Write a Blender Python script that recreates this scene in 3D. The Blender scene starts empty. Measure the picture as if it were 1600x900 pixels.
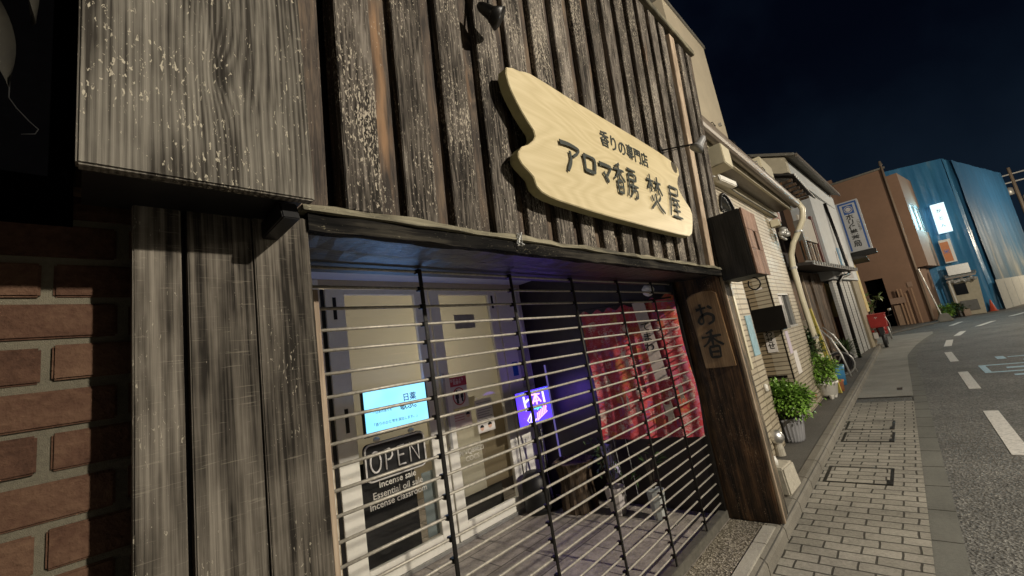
import bpy, bmesh, math, random
from mathutils import Vector, Matrix
random.seed(7)
SC = bpy.context.scene
C = SC.collection
H = 1.77            # camera (eye) height above the pavement; heights below are given from eye level

# ------------------------------------------------------------------ camera
cam = bpy.data.cameras.new('camera')
camo = bpy.data.objects.new('camera', cam); C.objects.link(camo)
cam.sensor_width = 36.0; cam.lens = 646.0/1600*36
cam.clip_start = 0.02; cam.clip_end = 600
RX = ((0.69063104, 0.01464375, 0.72305901), (-0.70485656, 0.23742332, 0.66843653), (-0.16188265, -0.9712959, 0.17429365))
m = Matrix.Identity(4)
for i in range(3):
    m[i][0] = RX[i][0]; m[i][1] = -RX[i][1]; m[i][2] = -RX[i][2]
m[0][3] = 0; m[1][3] = 0; m[2][3] = H
camo.matrix_world = m
SC.camera = camo
SC.view_settings.view_transform = 'Standard'; SC.view_settings.look = 'None'
SC.view_settings.exposure = 0.0; SC.view_settings.gamma = 1.0
try:
    SC.cycles.max_bounces = 6; SC.cycles.transparent_max_bounces = 12
except Exception: pass

# ------------------------------------------------------------------ night sky
W = bpy.data.worlds.new("World"); SC.world = W; W.use_nodes = True
nt = W.node_tree; nt.nodes.clear()
wo = nt.nodes.new('ShaderNodeOutputWorld'); bg = nt.nodes.new('ShaderNodeBackground')
tc = nt.nodes.new('ShaderNodeTexCoord'); nz = nt.nodes.new('ShaderNodeTexNoise'); rp = nt.nodes.new('ShaderNodeValToRGB')
sx = nt.nodes.new('ShaderNodeSeparateXYZ'); mx = nt.nodes.new('ShaderNodeMixRGB')
nz.inputs['Scale'].default_value = 3.0; nz.inputs['Detail'].default_value = 5
rp.color_ramp.elements[0].position = 0.38; rp.color_ramp.elements[0].color = (0.0008, 0.0016, 0.0046, 1)
rp.color_ramp.elements[1].position = 0.72; rp.color_ramp.elements[1].color = (0.0038, 0.0072, 0.0135, 1)
mx.blend_type = 'ADD'; mx.inputs[2].default_value = (0.003, 0.0060, 0.010, 1)
r2 = nt.nodes.new('ShaderNodeValToRGB')
r2.color_ramp.elements[0].position = 0.0; r2.color_ramp.elements[0].color = (1, 1, 1, 1)
r2.color_ramp.elements[1].position = 0.45; r2.color_ramp.elements[1].color = (0, 0, 0, 1)
L = nt.links
L.new(tc.outputs['Generated'], nz.inputs['Vector']); L.new(nz.outputs['Fac'], rp.inputs['Fac'])
L.new(tc.outputs['Generated'], sx.inputs[0]); L.new(sx.outputs['Z'], r2.inputs['Fac'])
L.new(r2.outputs['Color'], mx.inputs[0]); L.new(rp.outputs['Color'], mx.inputs[1])
L.new(mx.outputs['Color'], bg.inputs['Color']); bg.inputs['Strength'].default_value = 1.0
L.new(bg.outputs[0], wo.inputs['Surface'])

# ------------------------------------------------------------------ street lamps (their bodies are built further down)
def lamp(name, loc, power, col, rad=0.1):
    l = bpy.data.lights.new(name, 'POINT'); l.energy = power; l.color = col; l.shadow_soft_size = rad
    o = bpy.data.objects.new(name, l); o.location = (loc[0], loc[1], loc[2]+H); C.objects.link(o); return o
LAMPS = [((3.45, -6.4, 3.55), 3500, (1.0, 0.905, 0.76)),
         ((-17.0, -1.5, 3.8), 650, (1.0, 0.86, 0.66)),
         ((25.0, -8.0, 4.2), 2900, (1.0, 0.89, 0.72)),
         ((46.0, -13.0, 3.6), 3200, (1.0, 0.84, 0.62))]
for p, e, c in LAMPS:
    lamp('street_light', p, e, c)

# ------------------------------------------------------------------ helpers
ORG = {}
class MB:
    def __init__(s): s.v = []; s.f = []; s.T = None
    def add(s, vs, fs):
        b = len(s.v)
        for p in vs:
            q = s.T(*p) if s.T else p
            s.v.append((q[0], q[1], q[2]+H))
        for f in fs: s.f.append(tuple(i+b for i in f))
    def box(s, x0, x1, y0, y1, z0, z1):
        s.add([(x0,y0,z0),(x1,y0,z0),(x1,y1,z0),(x0,y1,z0),(x0,y0,z1),(x1,y0,z1),(x1,y1,z1),(x0,y1,z1)],
              [(0,3,2,1),(4,5,6,7),(0,1,5,4),(1,2,6,5),(2,3,7,6),(3,0,4,7)]); return s
    def hexa(s, b, t):      # bottom and top quads
        s.add(list(b)+list(t), [(0,3,2,1),(4,5,6,7),(0,1,5,4),(1,2,6,5),(2,3,7,6),(3,0,4,7)]); return s
    def obox(s, c, u, v, w):   # centre and three half-axis vectors
        c = Vector(c); u = Vector(u); v = Vector(v); w = Vector(w)
        b = [c-u-v-w, c+u-v-w, c+u+v-w, c-u+v-w]; t = [p+2*w for p in b]
        return s.hexa([tuple(p) for p in b], [tuple(p) for p in t])
    def quad(s, a, b, c, d): s.add([a,b,c,d], [(0,1,2,3)]); return s
    def prism(s, poly, off):   # poly: 3D points, off: extrusion vector
        n = len(poly); off = Vector(off)
        top = [tuple(Vector(p)+off) for p in poly]
        s.add(list(poly)+top, [tuple(range(n))[::-1], tuple(range(n, 2*n))]+[(i,(i+1)%n,(i+1)%n+n,i+n) for i in range(n)]); return s
    def tube(s, pts, r, n=8, caps=True):
        pts = [Vector(p) for p in pts]; rs = r if isinstance(r, (list, tuple)) else [r]*len(pts)
        vs = []; up = None
        for i, p in enumerate(pts):
            d = (pts[min(i+1, len(pts)-1)]-pts[max(i-1, 0)]).normalized()
            if up is None: up = Vector((0,0,1)) if abs(d.z) < .9 else Vector((1,0,0))
            a = d.cross(up).normalized(); up = a.cross(d).normalized()
            for k in range(n):
                t = 2*math.pi*k/n
                vs.append(tuple(p+(a*math.cos(t)+up*math.sin(t))*rs[i]))
        fs = []
        for i in range(len(pts)-1):
            for k in range(n):
                fs.append((i*n+k, i*n+(k+1)%n, (i+1)*n+(k+1)%n, (i+1)*n+k))
        if caps:
            fs.append(tuple(range(n))); fs.append(tuple(range((len(pts)-1)*n, len(pts)*n))[::-1])
        s.add(vs, fs); return s
    def lathe(s, c, prof, n=24, wob=None):
        vs = []; fs = []
        for (r, z) in prof:
            for k in range(n):
                t = 2*math.pi*k/n; rr = r*(wob(k, z) if wob else 1)
                vs.append((c[0]+rr*math.cos(t), c[1]+rr*math.sin(t), c[2]+z))
        for i in range(len(prof)-1):
            for k in range(n): fs.append((i*n+k, i*n+(k+1)%n, (i+1)*n+(k+1)%n, (i+1)*n+k))
        fs.append(tuple(range(n))[::-1]); fs.append(tuple(range((len(prof)-1)*n, len(prof)*n)))
        s.add(vs, fs); return s
    def build(s, name, mat, parent=None, smooth=False, bevel=0, org=None):
        me = bpy.data.meshes.new(name)
        if parent is not None: o3 = ORG[parent.name]
        elif org is not None: o3 = Vector((org[0], org[1], org[2]+H))
        else:
            o3 = Vector((sum(p[0] for p in s.v)/len(s.v), sum(p[1] for p in s.v)/len(s.v), min(p[2] for p in s.v)))
        me.from_pydata([tuple(Vector(p)-o3) for p in s.v], [], s.f); me.update()
        bm = bmesh.new(); bm.from_mesh(me)
        if s.f and len(bm.faces) < 60000: bmesh.ops.recalc_face_normals(bm, faces=bm.faces)
        if bevel:
            bmesh.ops.bevel(bm, geom=[e for e in bm.edges if len(e.link_faces) == 2 and e.calc_face_angle(0) > .6], offset=bevel, segments=2, affect='EDGES', clamp_overlap=True)
        bm.to_mesh(me); bm.free()
        if smooth:
            for p in me.polygons: p.use_smooth = True
        if isinstance(mat, (list, tuple)):
            for q in mat: me.materials.append(q)
        elif mat: me.materials.append(mat)
        o = bpy.data.objects.new(name, me); C.objects.link(o)
        if parent is not None: o.parent = parent
        else: o.location = o3
        ORG[o.name] = o3
        return o

def tag(o, label, cat, group=None, kind=None):
    if label: o['label'] = label
    if cat: o['category'] = cat
    if group: o['group'] = group
    if kind: o['kind'] = kind
    return o
def thing(name, loc, label, cat, group=None):
    o = bpy.data.objects.new(name, None); C.objects.link(o); o.empty_display_size = .1
    p = Vector((loc[0], loc[1], loc[2]+H)); o.location = p; ORG[o.name] = p
    return tag(o, label, cat, group)
def struct(o): o['kind'] = 'structure'; return o

# ------------------------------------------------------------------ materials
class NT:
    def __init__(s, name):
        s.m = bpy.data.materials.new(name); s.m.use_nodes = True; s.t = s.m.node_tree; s.b = s.t.nodes['Principled BSDF']
    def n(s, t, **k):
        q = s.t.nodes.new(t)
        for a, b in k.items():
            if a in q.inputs: q.inputs[a].default_value = b
            else: setattr(q, a, b)
        return q
    def l(s, a, b): s.t.links.new(a, b)
    def coord(s, scale=(1,1,1), rnd=True, world=False):
        if world:
            g = s.n('ShaderNodeNewGeometry').outputs['Position']
        else: g = s.n('ShaderNodeTexCoord').outputs['Object']
        if rnd:
            oi = s.n('ShaderNodeObjectInfo'); mu = s.n('ShaderNodeMath', operation='MULTIPLY'); mu.inputs[1].default_value = 57.0
            s.l(oi.outputs['Random'], mu.inputs[0])
            ad = s.n('ShaderNodeVectorMath', operation='ADD'); s.l(g, ad.inputs[0]); s.l(mu.outputs[0], ad.inputs[1]); g = ad.outputs[0]
        mp = s.n('ShaderNodeMapping'); mp.inputs['Scale'].default_value = scale; s.l(g, mp.inputs['Vector'])
        return mp.outputs[0]
    def noise(s, vec, scale, detail=4, rough=.55, dist=0):
        q = s.n('ShaderNodeTexNoise'); q.inputs['Scale'].default_value = scale; q.inputs['Detail'].default_value = detail
        q.inputs['Roughness'].default_value = rough; q.inputs['Distortion'].default_value = dist
        s.l(vec, q.inputs['Vector']); return q.outputs['Fac']
    def ramp(s, fac, stops, interp='LINEAR'):
        q = s.n('ShaderNodeValToRGB'); q.color_ramp.interpolation = interp
        e = q.color_ramp.elements
        while len(e) < len(stops): e.new(.5)
        for i, (p, c) in enumerate(stops):
            e[i].position = p; e[i].color = (c, c, c, 1) if isinstance(c, (int, float)) else (c[0], c[1], c[2], 1)
        s.l(fac, q.inputs[0]); return q.outputs[0]
    def math(s, op, a, b=None, clamp=False):
        q = s.n('ShaderNodeMath', operation=op); q.use_clamp = clamp
        for i, v in enumerate((a, b)):
            if v is None: continue
            if isinstance(v, (int, float)): q.inputs[i].default_value = v
            else: s.l(v, q.inputs[i])
        return q.outputs[0]
    def mix(s, fac, a, b, mode='MIX'):
        q = s.n('ShaderNodeMixRGB', blend_type=mode)
        for i, v in enumerate((fac, a, b)):
            if isinstance(v, (int, float)): q.inputs[i].default_value = v if i == 0 else (v, v, v, 1)
            elif isinstance(v, tuple): q.inputs[i].default_value = (v[0], v[1], v[2], 1)
            else: s.l(v, q.inputs[i])
        return q.outputs[0]
    def bump(s, h, strength=.3, dist=.01):
        q = s.n('ShaderNodeBump'); q.inputs['Strength'].default_value = strength; q.inputs['Distance'].default_value = dist
        s.l(h, q.inputs['Height']); s.l(q.outputs[0], s.b.inputs['Normal'])
    def col(s, c):
        if isinstance(c, tuple): s.b.inputs['Base Color'].default_value = (c[0], c[1], c[2], 1)
        else: s.l(c, s.b.inputs['Base Color'])
    def rough(s, r):
        if isinstance(r, (int, float)): s.b.inputs['Roughness'].default_value = r
        else: s.l(r, s.b.inputs['Roughness'])

def plain(name, c, rough=.6, var=.25, metal=0, scale=6, bump=0, spec=.5):
    q = NT(name); v = q.coord()
    n = q.noise(v, scale, 5, .6); n2 = q.noise(v, scale*9, 3, .6)
    f = q.math('ADD', q.math('MULTIPLY', n, .7), q.math('MULTIPLY', n2, .3))
    lo = tuple(x*(1-var) for x in c[:3]); hi = tuple(min(1, x*(1+var)) for x in c[:3])
    q.col(q.ramp(f, [(.3, lo), (.7, hi)])); q.rough(rough); q.b.inputs['Metallic'].default_value = metal
    q.b.inputs['Specular IOR Level'].default_value = spec
    if bump: q.bump(n2, bump, .005)
    return q.m
def emit(name, c, s, base=(.02,.02,.02)):
    q = NT(name); q.col(base); q.b.inputs['Emission Color'].default_value = (c[0], c[1], c[2], 1)
    q.b.inputs['Emission Strength'].default_value = s; q.rough(.4); return q.m

def weathered(name, dark, mid, light, fleck=.6, fleckcol=(.42,.38,.30), axis='z', ringf=11, knot=True, rough=.75, worn=0.0, worncol=(.30,.15,.06), fine=1.0, bstr=.5, spec=.35, scratch=0, gw=.45, vary=0, lines=0, lw=.5):
    """grey-brown old stained timber: cathedral grain, knots, flaking pale specks"""
    q = NT(name)
    def sc(a, l): return (a, a, l) if axis == 'z' else ((l, a, a) if axis == 'x' else (a, l, a))
    low = q.noise(q.coord(sc(3.2, .42)), 1.0, 2, .5, .4)
    wv = low
    if knot:
        vo = q.n('ShaderNodeTexVoronoi', feature='F1'); vo.inputs['Scale'].default_value = 1.0
        q.l(q.coord((4.2, 0, 1.7) if axis == 'z' else sc(5.0, 2.3)), vo.inputs['Vector'])
        kd = q.math('MULTIPLY', q.math('POWER', 2.718, q.math('MULTIPLY', vo.outputs['Distance'], -10.0)), 5.0/ringf)
        wv = q.math('ADD', low, kd)
    rv = q.math('MULTIPLY', wv, ringf)
    if lines:
        sx_ = q.n('ShaderNodeSeparateXYZ'); q.l(q.coord((1,1,1)), sx_.inputs[0]); wv2 = q.math('MULTIPLY', sx_.outputs[0], lines)
        rv = q.math('ADD', rv, wv2)
    ring = q.math('FRACT', rv)
    ring = q.math('ABSOLUTE', q.math('SUBTRACT', ring, .5))
    fineg = q.noise(q.coord(sc(130*fine, 2.2)), 1.0, 3, .6)
    fineg2 = q.noise(q.coord(sc(45*fine, 1.2)), 1.0, 4, .6)
    blot = q.noise(q.coord(sc(9, 3)), 1.0, 4, .6)
    g = q.math('ADD', q.math('MULTIPLY', q.math('SUBTRACT', ring, .25), lw), q.math('ADD', q.math('MULTIPLY', q.math('SUBTRACT', fineg, .5), gw*2.2), .37))
    g = q.math('ADD', g, q.math('MULTIPLY', q.math('SUBTRACT', fineg2, .5), .7))
    g = q.math('ADD', g, q.math('MULTIPLY', q.math('SUBTRACT', blot, .5), 1.35))
    c = q.ramp(g, [(.12, dark), (.42, mid), (.8, light)])
    if vary:
        oi = q.n('ShaderNodeObjectInfo'); c = q.mix(1.0, c, q.ramp(oi.outputs['Random'], [(0, (1-vary, (1-vary)*.98, (1-vary)*.95)), (.5, (1,1,1)), (1, (1+vary*.6, 1+vary*.6, 1+vary*.62))]), 'MULTIPLY')
    if knot:
        km = q.ramp(vo.outputs['Distance'], [(.06, 1.0), (.11, 0.0)])
        c = q.mix(q.math('MULTIPLY', km, .8), c, tuple(x*.5 for x in dark))
    if worn:
        wn = q.ramp(q.noise(q.coord(sc(7, .55)), 1.0, 4, .6), [(.70-worn*.3, 0.0), (.78-worn*.3, 1.0)])
        c = q.mix(q.math('MULTIPLY', wn, .8), c, worncol)
    h = g
    if fleck:
        f1 = q.noise(q.coord(sc(160, 60)), 1.0, 3, .6, .6)
        msk = q.noise(q.coord(sc(5, 2.2)), 1.0, 3, .6)
        thr = q.math('ADD', f1, q.math('MULTIPLY', q.math('SUBTRACT', msk, .5), .55))
        fm = q.ramp(thr, [(.70-.09*fleck, 0.0), (.735-.09*fleck, 1.0)])
        c = q.mix(q.math('MULTIPLY', fm, .85), c, fleckcol)
        h = q.math('ADD', g, q.math('MULTIPLY', fm, .6))
    if scratch:
        s1 = q.noise(q.coord((14, 14, 260) if axis == 'z' else (260, 14, 14)), 1.0, 3, .6, .6)
        sm = q.ramp(s1, [(.63, 0.0), (.67, 1.0)])
        c = q.mix(q.math('MULTIPLY', sm, scratch), c, fleckcol)
    q.col(c); q.rough(rough); q.b.inputs['Specular IOR Level'].default_value = spec
    q.bump(h, bstr, .004); return q.m

M = {}
M['batten'] = weathered('batten_wood', (.018,.0152,.0125), (.090,.078,.065), (.205,.182,.155), 1.1, (.46,.41,.33), worn=.08, worncol=(.22,.13,.07), ringf=8, fine=1.0, gw=.7, vary=.4, lines=45, spec=.15, rough=.8)
M['panel'] = weathered('panel_wood', (.034,.030,.025), (.122,.112,.094), (.225,.208,.175), .75, (.46,.42,.33), ringf=12, rough=.85, fine=1.1, gw=.5, lines=88, spec=.12, lw=.6)
M['plank'] = weathered('plank_wood', (.018,.0155,.0125), (.092,.081,.066), (.205,.184,.152), .1, (.33,.30,.24), ringf=11, rough=.8, scratch=.22, fine=.9, gw=.55, lines=40, spec=.12, lw=.35)
M['backing'] = weathered('backing_wood', (.02,.014,.010), (.075,.055,.040), (.17,.12,.075), .3, ringf=9, worn=.28, worncol=(.28,.16,.08))
M['barewood'] = weathered('bare_wood', (.24,.18,.125), (.36,.28,.20), (.48,.39,.29), 0, ringf=8, rough=.7)
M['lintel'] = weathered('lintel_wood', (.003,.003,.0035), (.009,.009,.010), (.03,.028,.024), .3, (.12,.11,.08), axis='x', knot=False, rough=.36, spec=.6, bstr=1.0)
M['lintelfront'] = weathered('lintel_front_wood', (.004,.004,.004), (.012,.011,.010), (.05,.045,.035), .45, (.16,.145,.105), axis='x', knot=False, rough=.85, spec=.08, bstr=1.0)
M['trim'] = weathered('trim_wood', (.05,.045,.032), (.15,.135,.09), (.27,.245,.17), .4, (.4,.38,.28), axis='x', knot=False)
M['darkpost'] = weathered('burnt_post_wood', (.007,.005,.004), (.05,.028,.015), (.16,.085,.04), .05, (.25,.18,.11), ringf=7, rough=.5, spec=.3)
M['postfront'] = weathered('post_front_wood', (.02,.018,.014), (.10,.08,.055), (.28,.22,.15), .5, (.45,.38,.27), ringf=9, worn=.4, worncol=(.40,.25,.12))
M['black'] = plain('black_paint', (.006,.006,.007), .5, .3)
M['blackwood'] = weathered('black_box_wood', (.004,.004,.004), (.012,.0115,.011), (.03,.028,.026), 0, ringf=8, rough=.5)
M['boxside'] = weathered('reddish_box_wood', (.09,.05,.035), (.20,.115,.078), (.33,.22,.16), .5, (.45,.38,.32), ringf=9)
M['plate'] = weathered('plate_wood', (.13,.075,.035), (.23,.14,.07), (.36,.24,.13), 0, ringf=5, knot=False, rough=.3, spec=.7, bstr=.1)
M['iron'] = plain('black_iron', (.008,.007,.006), .4, .4, metal=.3, scale=30)
M['bar'] = plain('worn_steel', (.38,.355,.30), .45, .4, metal=.25, scale=60)
M['railm'] = plain('grey_aluminium', (.22,.21,.18), .45, .3, metal=.6, scale=20)
M['frame'] = plain('white_frame', (.80,.78,.70), .4, .08)
M['ceil'] = plain('ceiling_white', (.55,.55,.56), .5, .08)
M['wallbeige'] = plain('beige_plaster', (.50,.43,.31), .85, .12, scale=1.5, bump=.2)
M['darkwall'] = plain('dark_porch_wall', (.03,.022,.02), .45, .4)
M['white'] = plain('white_plastic', (.72,.70,.64), .4, .08)
M['paper'] = plain('paper', (.72,.68,.64), .7, .05)
M['paperblue'] = plain('pale_blue_paper', (.25,.40,.46), .7, .25, scale=14)
M['paperlilac'] = plain('pale_lilac_paper', (.55,.48,.56), .7, .1)
M['ink'] = plain('black_ink', (.008,.009,.008), .5, .2)
M['signink'] = plain('dark_green_ink', (.012,.018,.012), .6, .2)
M['red'] = plain('red_paint', (.42,.035,.03), .35, .15)
M['redprint'] = plain('red_print', (.50,.06,.07), .6, .1)
M['galv'] = plain('galvanised_metal', (.45,.45,.43), .4, .2, metal=.5, scale=25)
M['silver'] = plain('silver_ball', (.8,.8,.78), .4, .05, metal=1)
M['cream'] = plain('cream_metal', (.55,.50,.36), .4, .12)
M['pipe'] = plain('cream_duct', (.62,.57,.42), .3, .08)
M['gutterm'] = plain('brown_gutter', (.16,.13,.10), .35, .25, scale=20)
M['soil'] = plain('soil', (.03,.022,.015), .9, .4)
M['stone'] = plain('light_stone', (.40,.37,.30), .85, .25, scale=25, bump=.5)
M['terracotta'] = plain('terracotta', (.42,.16,.07), .7, .15)
M['rubber'] = plain('rubber', (.012,.012,.013), .6, .3)
M['bluepl'] = plain('blue_plastic', (.05,.22,.42), .5, .15)
M['yellow'] = plain('yellow_board', (.62,.52,.12), .5, .1)
M['darkglass'] = plain('dark_glass', (.01,.012,.014), .08, .2)

def mat_sign():
    q = NT('pale_sign_wood'); 
    low = q.noise(q.coord((.55, 1, 3.0)), 1.0, 2, .5, .3)
    ring = q.math('ABSOLUTE', q.math('SUBTRACT', q.math('FRACT', q.math('MULTIPLY', low, 26)), .5))
    fg = q.noise(q.coord((3, 60, 160)), 1.0, 3, .6)
    g = q.math('ADD', q.math('MULTIPLY', ring, .6), q.math('MULTIPLY', fg, .5))
    q.col(q.ramp(g, [(.15, (.48,.395,.215)), (.75, (.63,.535,.33))])); q.rough(.45); q.bump(g, .08, .002); return q.m
M['signwood'] = mat_sign()
M['signedge'] = plain('sign_edge_wood', (.30,.27,.13), .6, .15, scale=30)

def mat_asphalt():
    q = NT('asphalt'); v = q.coord(rnd=False, world=True)
    vo = q.n('ShaderNodeTexVoronoi', feature='F1'); vo.inputs['Scale'].default_value = 55; q.l(v, vo.inputs['Vector'])
    sp = q.n('ShaderNodeSeparateColor'); q.l(vo.outputs['Color'], sp.inputs[0])
    n = q.noise(v, 22, 4, .7); big = q.noise(v, .9, 4, .6)
    f = q.math('ADD', q.math('MULTIPLY', sp.outputs[0], .5), q.math('MULTIPLY', n, .6))
    c = q.ramp(f, [(.2, (.045,.044,.041)), (.55, (.115,.112,.103)), (.9, (.24,.235,.215))])
    c = q.mix(1.0, c, q.ramp(big, [(.3, .6), (.7, 1.2)]), 'MULTIPLY')
    q.col(c); q.rough(.75); q.bump(q.math('ADD', vo.outputs['Distance'], n), .9, .012); return q.m
M['asphalt'] = mat_asphalt()
def mat_dirtconc(name, c, rough=.85, world=True, sc=14):
    q = NT(name); v = q.coord(rnd=not world, world=world)
    a = q.noise(v, 1.3, 5, .6); b = q.noise(v, sc*3, 4, .7); s = q.noise(v, sc*14, 2, .6)
    f = q.math('ADD', q.math('MULTIPLY', a, .55), q.math('ADD', q.math('MULTIPLY', b, .3), q.math('MULTIPLY', s, .25)))
    q.col(q.ramp(f, [(.32, tuple(x*.45 for x in c)), (.52, c), (.75, tuple(min(1, x*1.5) for x in c))]))
    q.rough(rough); q.bump(q.math('ADD', b, s), .5, .006); return q.m
M['kerb'] = mat_dirtconc('kerb_stone', (.165,.152,.125))
M['conc'] = mat_dirtconc('gutter_concrete', (.12,.12,.105))
M['walk2'] = mat_dirtconc('smooth_pavement', (.235,.23,.205))
M['verge'] = mat_dirtconc('old_asphalt', (.085,.08,.07))
M['borderstone'] = mat_dirtconc('pale_border_stone', (.36,.34,.29))
def mat_pavers():
    q = NT('brick_pavers'); v = q.coord(rnd=False, world=True)
    # pavers lie across the pavement: swap x and y
    sp = q.n('ShaderNodeSeparateXYZ'); q.l(v, sp.inputs[0]); cb = q.n('ShaderNodeCombineXYZ'); q.l(sp.outputs[1], cb.inputs[0]); q.l(sp.outputs[0], cb.inputs[1])
    ds = q.noise(v, 3.5, 2, .5); dm = q.math('MULTIPLY', q.math('SUBTRACT', ds, .5), .035)
    ad = q.n('ShaderNodeVectorMath', operation='ADD'); q.l(cb.outputs[0], ad.inputs[0]); q.l(dm, ad.inputs[1])
    br = q.n('ShaderNodeTexBrick'); br.offset = .42; br.offset_frequency = 2; br.squash = 1
    br.inputs['Scale'].default_value = 1.0; br.inputs['Brick Width'].default_value = .228; br.inputs['Row Height'].default_value = .128
    br.inputs['Mortar Size'].default_value = .0075; br.inputs['Mortar Smooth'].default_value = .3; br.inputs['Bias'].default_value = 0
    br.inputs['Color1'].default_value = (.25,.235,.198,1); br.inputs['Color2'].default_value = (.33,.31,.265,1); br.inputs['Mortar'].default_value = (.05,.046,.036,1)
    q.l(ad.outputs[0], br.inputs['Vector'])
    n = q.noise(v, 40, 4, .7); big = q.noise(v, 1.6, 5, .65)
    c = q.mix(1.0, br.outputs['Color'], q.ramp(q.math('ADD', q.math('MULTIPLY', n, .45), q.math('MULTIPLY', big, .6)), [(.35, .5), (.65, 1.15)]), 'MULTIPLY')
    q.col(c); q.rough(.8)
    q.bump(q.math('SUBTRACT', q.math('MULTIPLY', n, .35), q.math('MULTIPLY', br.outputs['Fac'], 1.0)), .8, .010); return q.m
M['pavers'] = mat_pavers()
def mat_aggregate():
    q = NT('pebble_concrete'); v = q.coord(rnd=False, world=True)
    vo = q.n('ShaderNodeTexVoronoi', feature='F1'); vo.inputs['Scale'].default_value = 75; q.l(v, vo.inputs['Vector'])
    sp = q.n('ShaderNodeSeparateColor'); q.l(vo.outputs['Color'], sp.inputs[0])
    big = q.noise(v, 2, 5, .6)
    c = q.ramp(sp.outputs[0], [(.1, (.10,.085,.06)), (.5, (.20,.175,.13)), (.9, (.40,.36,.29))])
    c = q.mix(1.0, c, q.ramp(big, [(.35, .6), (.7, 1.1)]), 'MULTIPLY')
    q.col(c); q.rough(.7); q.bump(vo.outputs['Distance'], .8, .01); return q.m
M['aggregate'] = mat_aggregate()
def mat_slabs():
    q = NT('porch_slabs'); v = q.coord(rnd=False, world=True)
    br = q.n('ShaderNodeTexBrick'); br.inputs['Scale'].default_value = 1; br.inputs['Brick Width'].default_value = .62; br.inputs['Row Height'].default_value = .42
    br.inputs['Mortar Size'].default_value = .007; br.inputs['Color1'].default_value = (.32,.285,.25,1); br.inputs['Color2'].default_value = (.36,.32,.28,1); br.inputs['Mortar'].default_value = (.09,.08,.07,1)
    q.l(v, br.inputs['Vector'])
    n = q.noise(v, 9, 6, .7); n2 = q.noise(v, 60, 3, .6)
    c = q.mix(1.0, br.outputs['Color'], q.ramp(q.math('ADD', q.math('MULTIPLY', n, .7), q.math('MULTIPLY', n2, .3)), [(.35, .45), (.65, 1.35)]), 'MULTIPLY')
    q.col(c); q.rough(.45); q.bump(q.math('ADD', n2, n), .35, .006); return q.m
M['slabs'] = mat_slabs()
def mat_brick():
    q = NT('red_brick'); v = q.coord((1,1,1), False, True)
    a = q.noise(q.coord((6,6,14), False, True), 1, 4, .6); b = q.noise(v, 70, 3, .6); big = q.noise(v, 5, 3, .5)
    g_ = q.n('ShaderNodeNewGeometry'); f = q.math('ADD', q.math('MULTIPLY', a, .4), q.math('ADD', q.math('MULTIPLY', b, .3), q.math('ADD', q.math('MULTIPLY', big, .2), q.math('MULTIPLY', g_.outputs['Random Per Island'], .2))))
    q.col(q.ramp(f, [(.35, (.032,.016,.011)), (.52, (.080,.042,.027)), (.74, (.135,.080,.050))])); q.rough(.85); q.b.inputs['Specular IOR Level'].default_value = .15; q.bump(q.math('ADD', b, a), .8, .006); return q.m
M['brick'] = mat_brick(); M['mortar'] = mat_dirtconc('mortar', (.12,.107,.075), sc=40)
def mat_tiles(name, axis, c1, c2, gap, w=.36, h=.07, off=0.0):
    """thin ceramic wall tile courses; axis x: wall runs along x, y: along y"""
    q = NT(name); v = q.coord(rnd=False, world=True)
    sp = q.n('ShaderNodeSeparateXYZ'); q.l(v, sp.inputs[0]); cb = q.n('ShaderNodeCombineXYZ')
    q.l(sp.outputs[0 if axis == 'x' else 1], cb.inputs[0]); q.l(sp.outputs[2], cb.inputs[1])
    br = q.n('ShaderNodeTexBrick'); br.offset = off; br.inputs['Scale'].default_value = 1; br.inputs['Brick Width'].default_value = w; br.inputs['Row Height'].default_value = h
    br.inputs['Mortar Size'].default_value = .0085; br.inputs['Mortar Smooth'].default_value = .25
    br.inputs['Color1'].default_value = (*c1, 1); br.inputs['Color2'].default_value = (*c2, 1); br.inputs['Mortar'].default_value = (*gap, 1)
    q.l(cb.outputs[0], br.inputs['Vector'])
    big = q.noise(v, 1.5, 4, .6)
    q.col(q.mix(1.0, br.outputs['Color'], q.ramp(big, [(.3, .8), (.7, 1.1)]), 'MULTIPLY')); q.rough(.5)
    q.bump(q.math('SUBTRACT', 1.0, br.outputs['Fac']), .9, .01); return q.m
M['tilex'] = mat_tiles('beige_wall_tiles', 'x', (.42,.36,.26), (.47,.41,.30), (.19,.155,.105))
M['tiley'] = mat_tiles('tan_wall_tiles', 'y', (.33,.26,.165), (.38,.30,.19), (.05,.038,.022))
def mat_ribmetal(name, c, per=.09, axis=2, w=.12):
    q = NT(name); v = q.coord(rnd=False, world=True); sp = q.n('ShaderNodeSeparateXYZ'); q.l(v, sp.inputs[0])
    fr = q.math('FRACT', q.math('DIVIDE', sp.outputs[axis], per))
    ln = q.ramp(fr, [(0, 0.0), (w, 1.0)])
    big = q.noise(v, 1.6, 4, .6)
    q.col(q.mix(1.0, q.mix(1.0, c, ln, 'MULTIPLY') if False else q.mix(ln, tuple(x*.35 for x in c), c), q.ramp(big, [(.3,.75),(.7,1.1)]), 'MULTIPLY')); q.rough(.45); q.bump(ln, .6, .01); return q.m
M['shutterm'] = mat_ribmetal('ribbed_metal', (.42,.42,.40))
M['brownwall'] = plain('brown_render', (.23,.135,.085), .8, .12, scale=.6)
M['brownwall2'] = plain('brown_render_upper', (.27,.175,.12), .7, .12, scale=.6)
M['housewhite'] = plain('white_render', (.50,.52,.52), .6, .15, scale=1.2)
M['rooftile'] = plain('dark_roof_tile', (.035,.03,.026), .6, .4, scale=8)
M['roofgrey'] = plain('grey_roof_edge', (.16,.15,.125), .7, .3, scale=8)
M['brownboards'] = weathered('brown_boards', (.03,.02,.013), (.10,.065,.04), (.20,.13,.08), 0, ringf=6, worn=.4)
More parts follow.
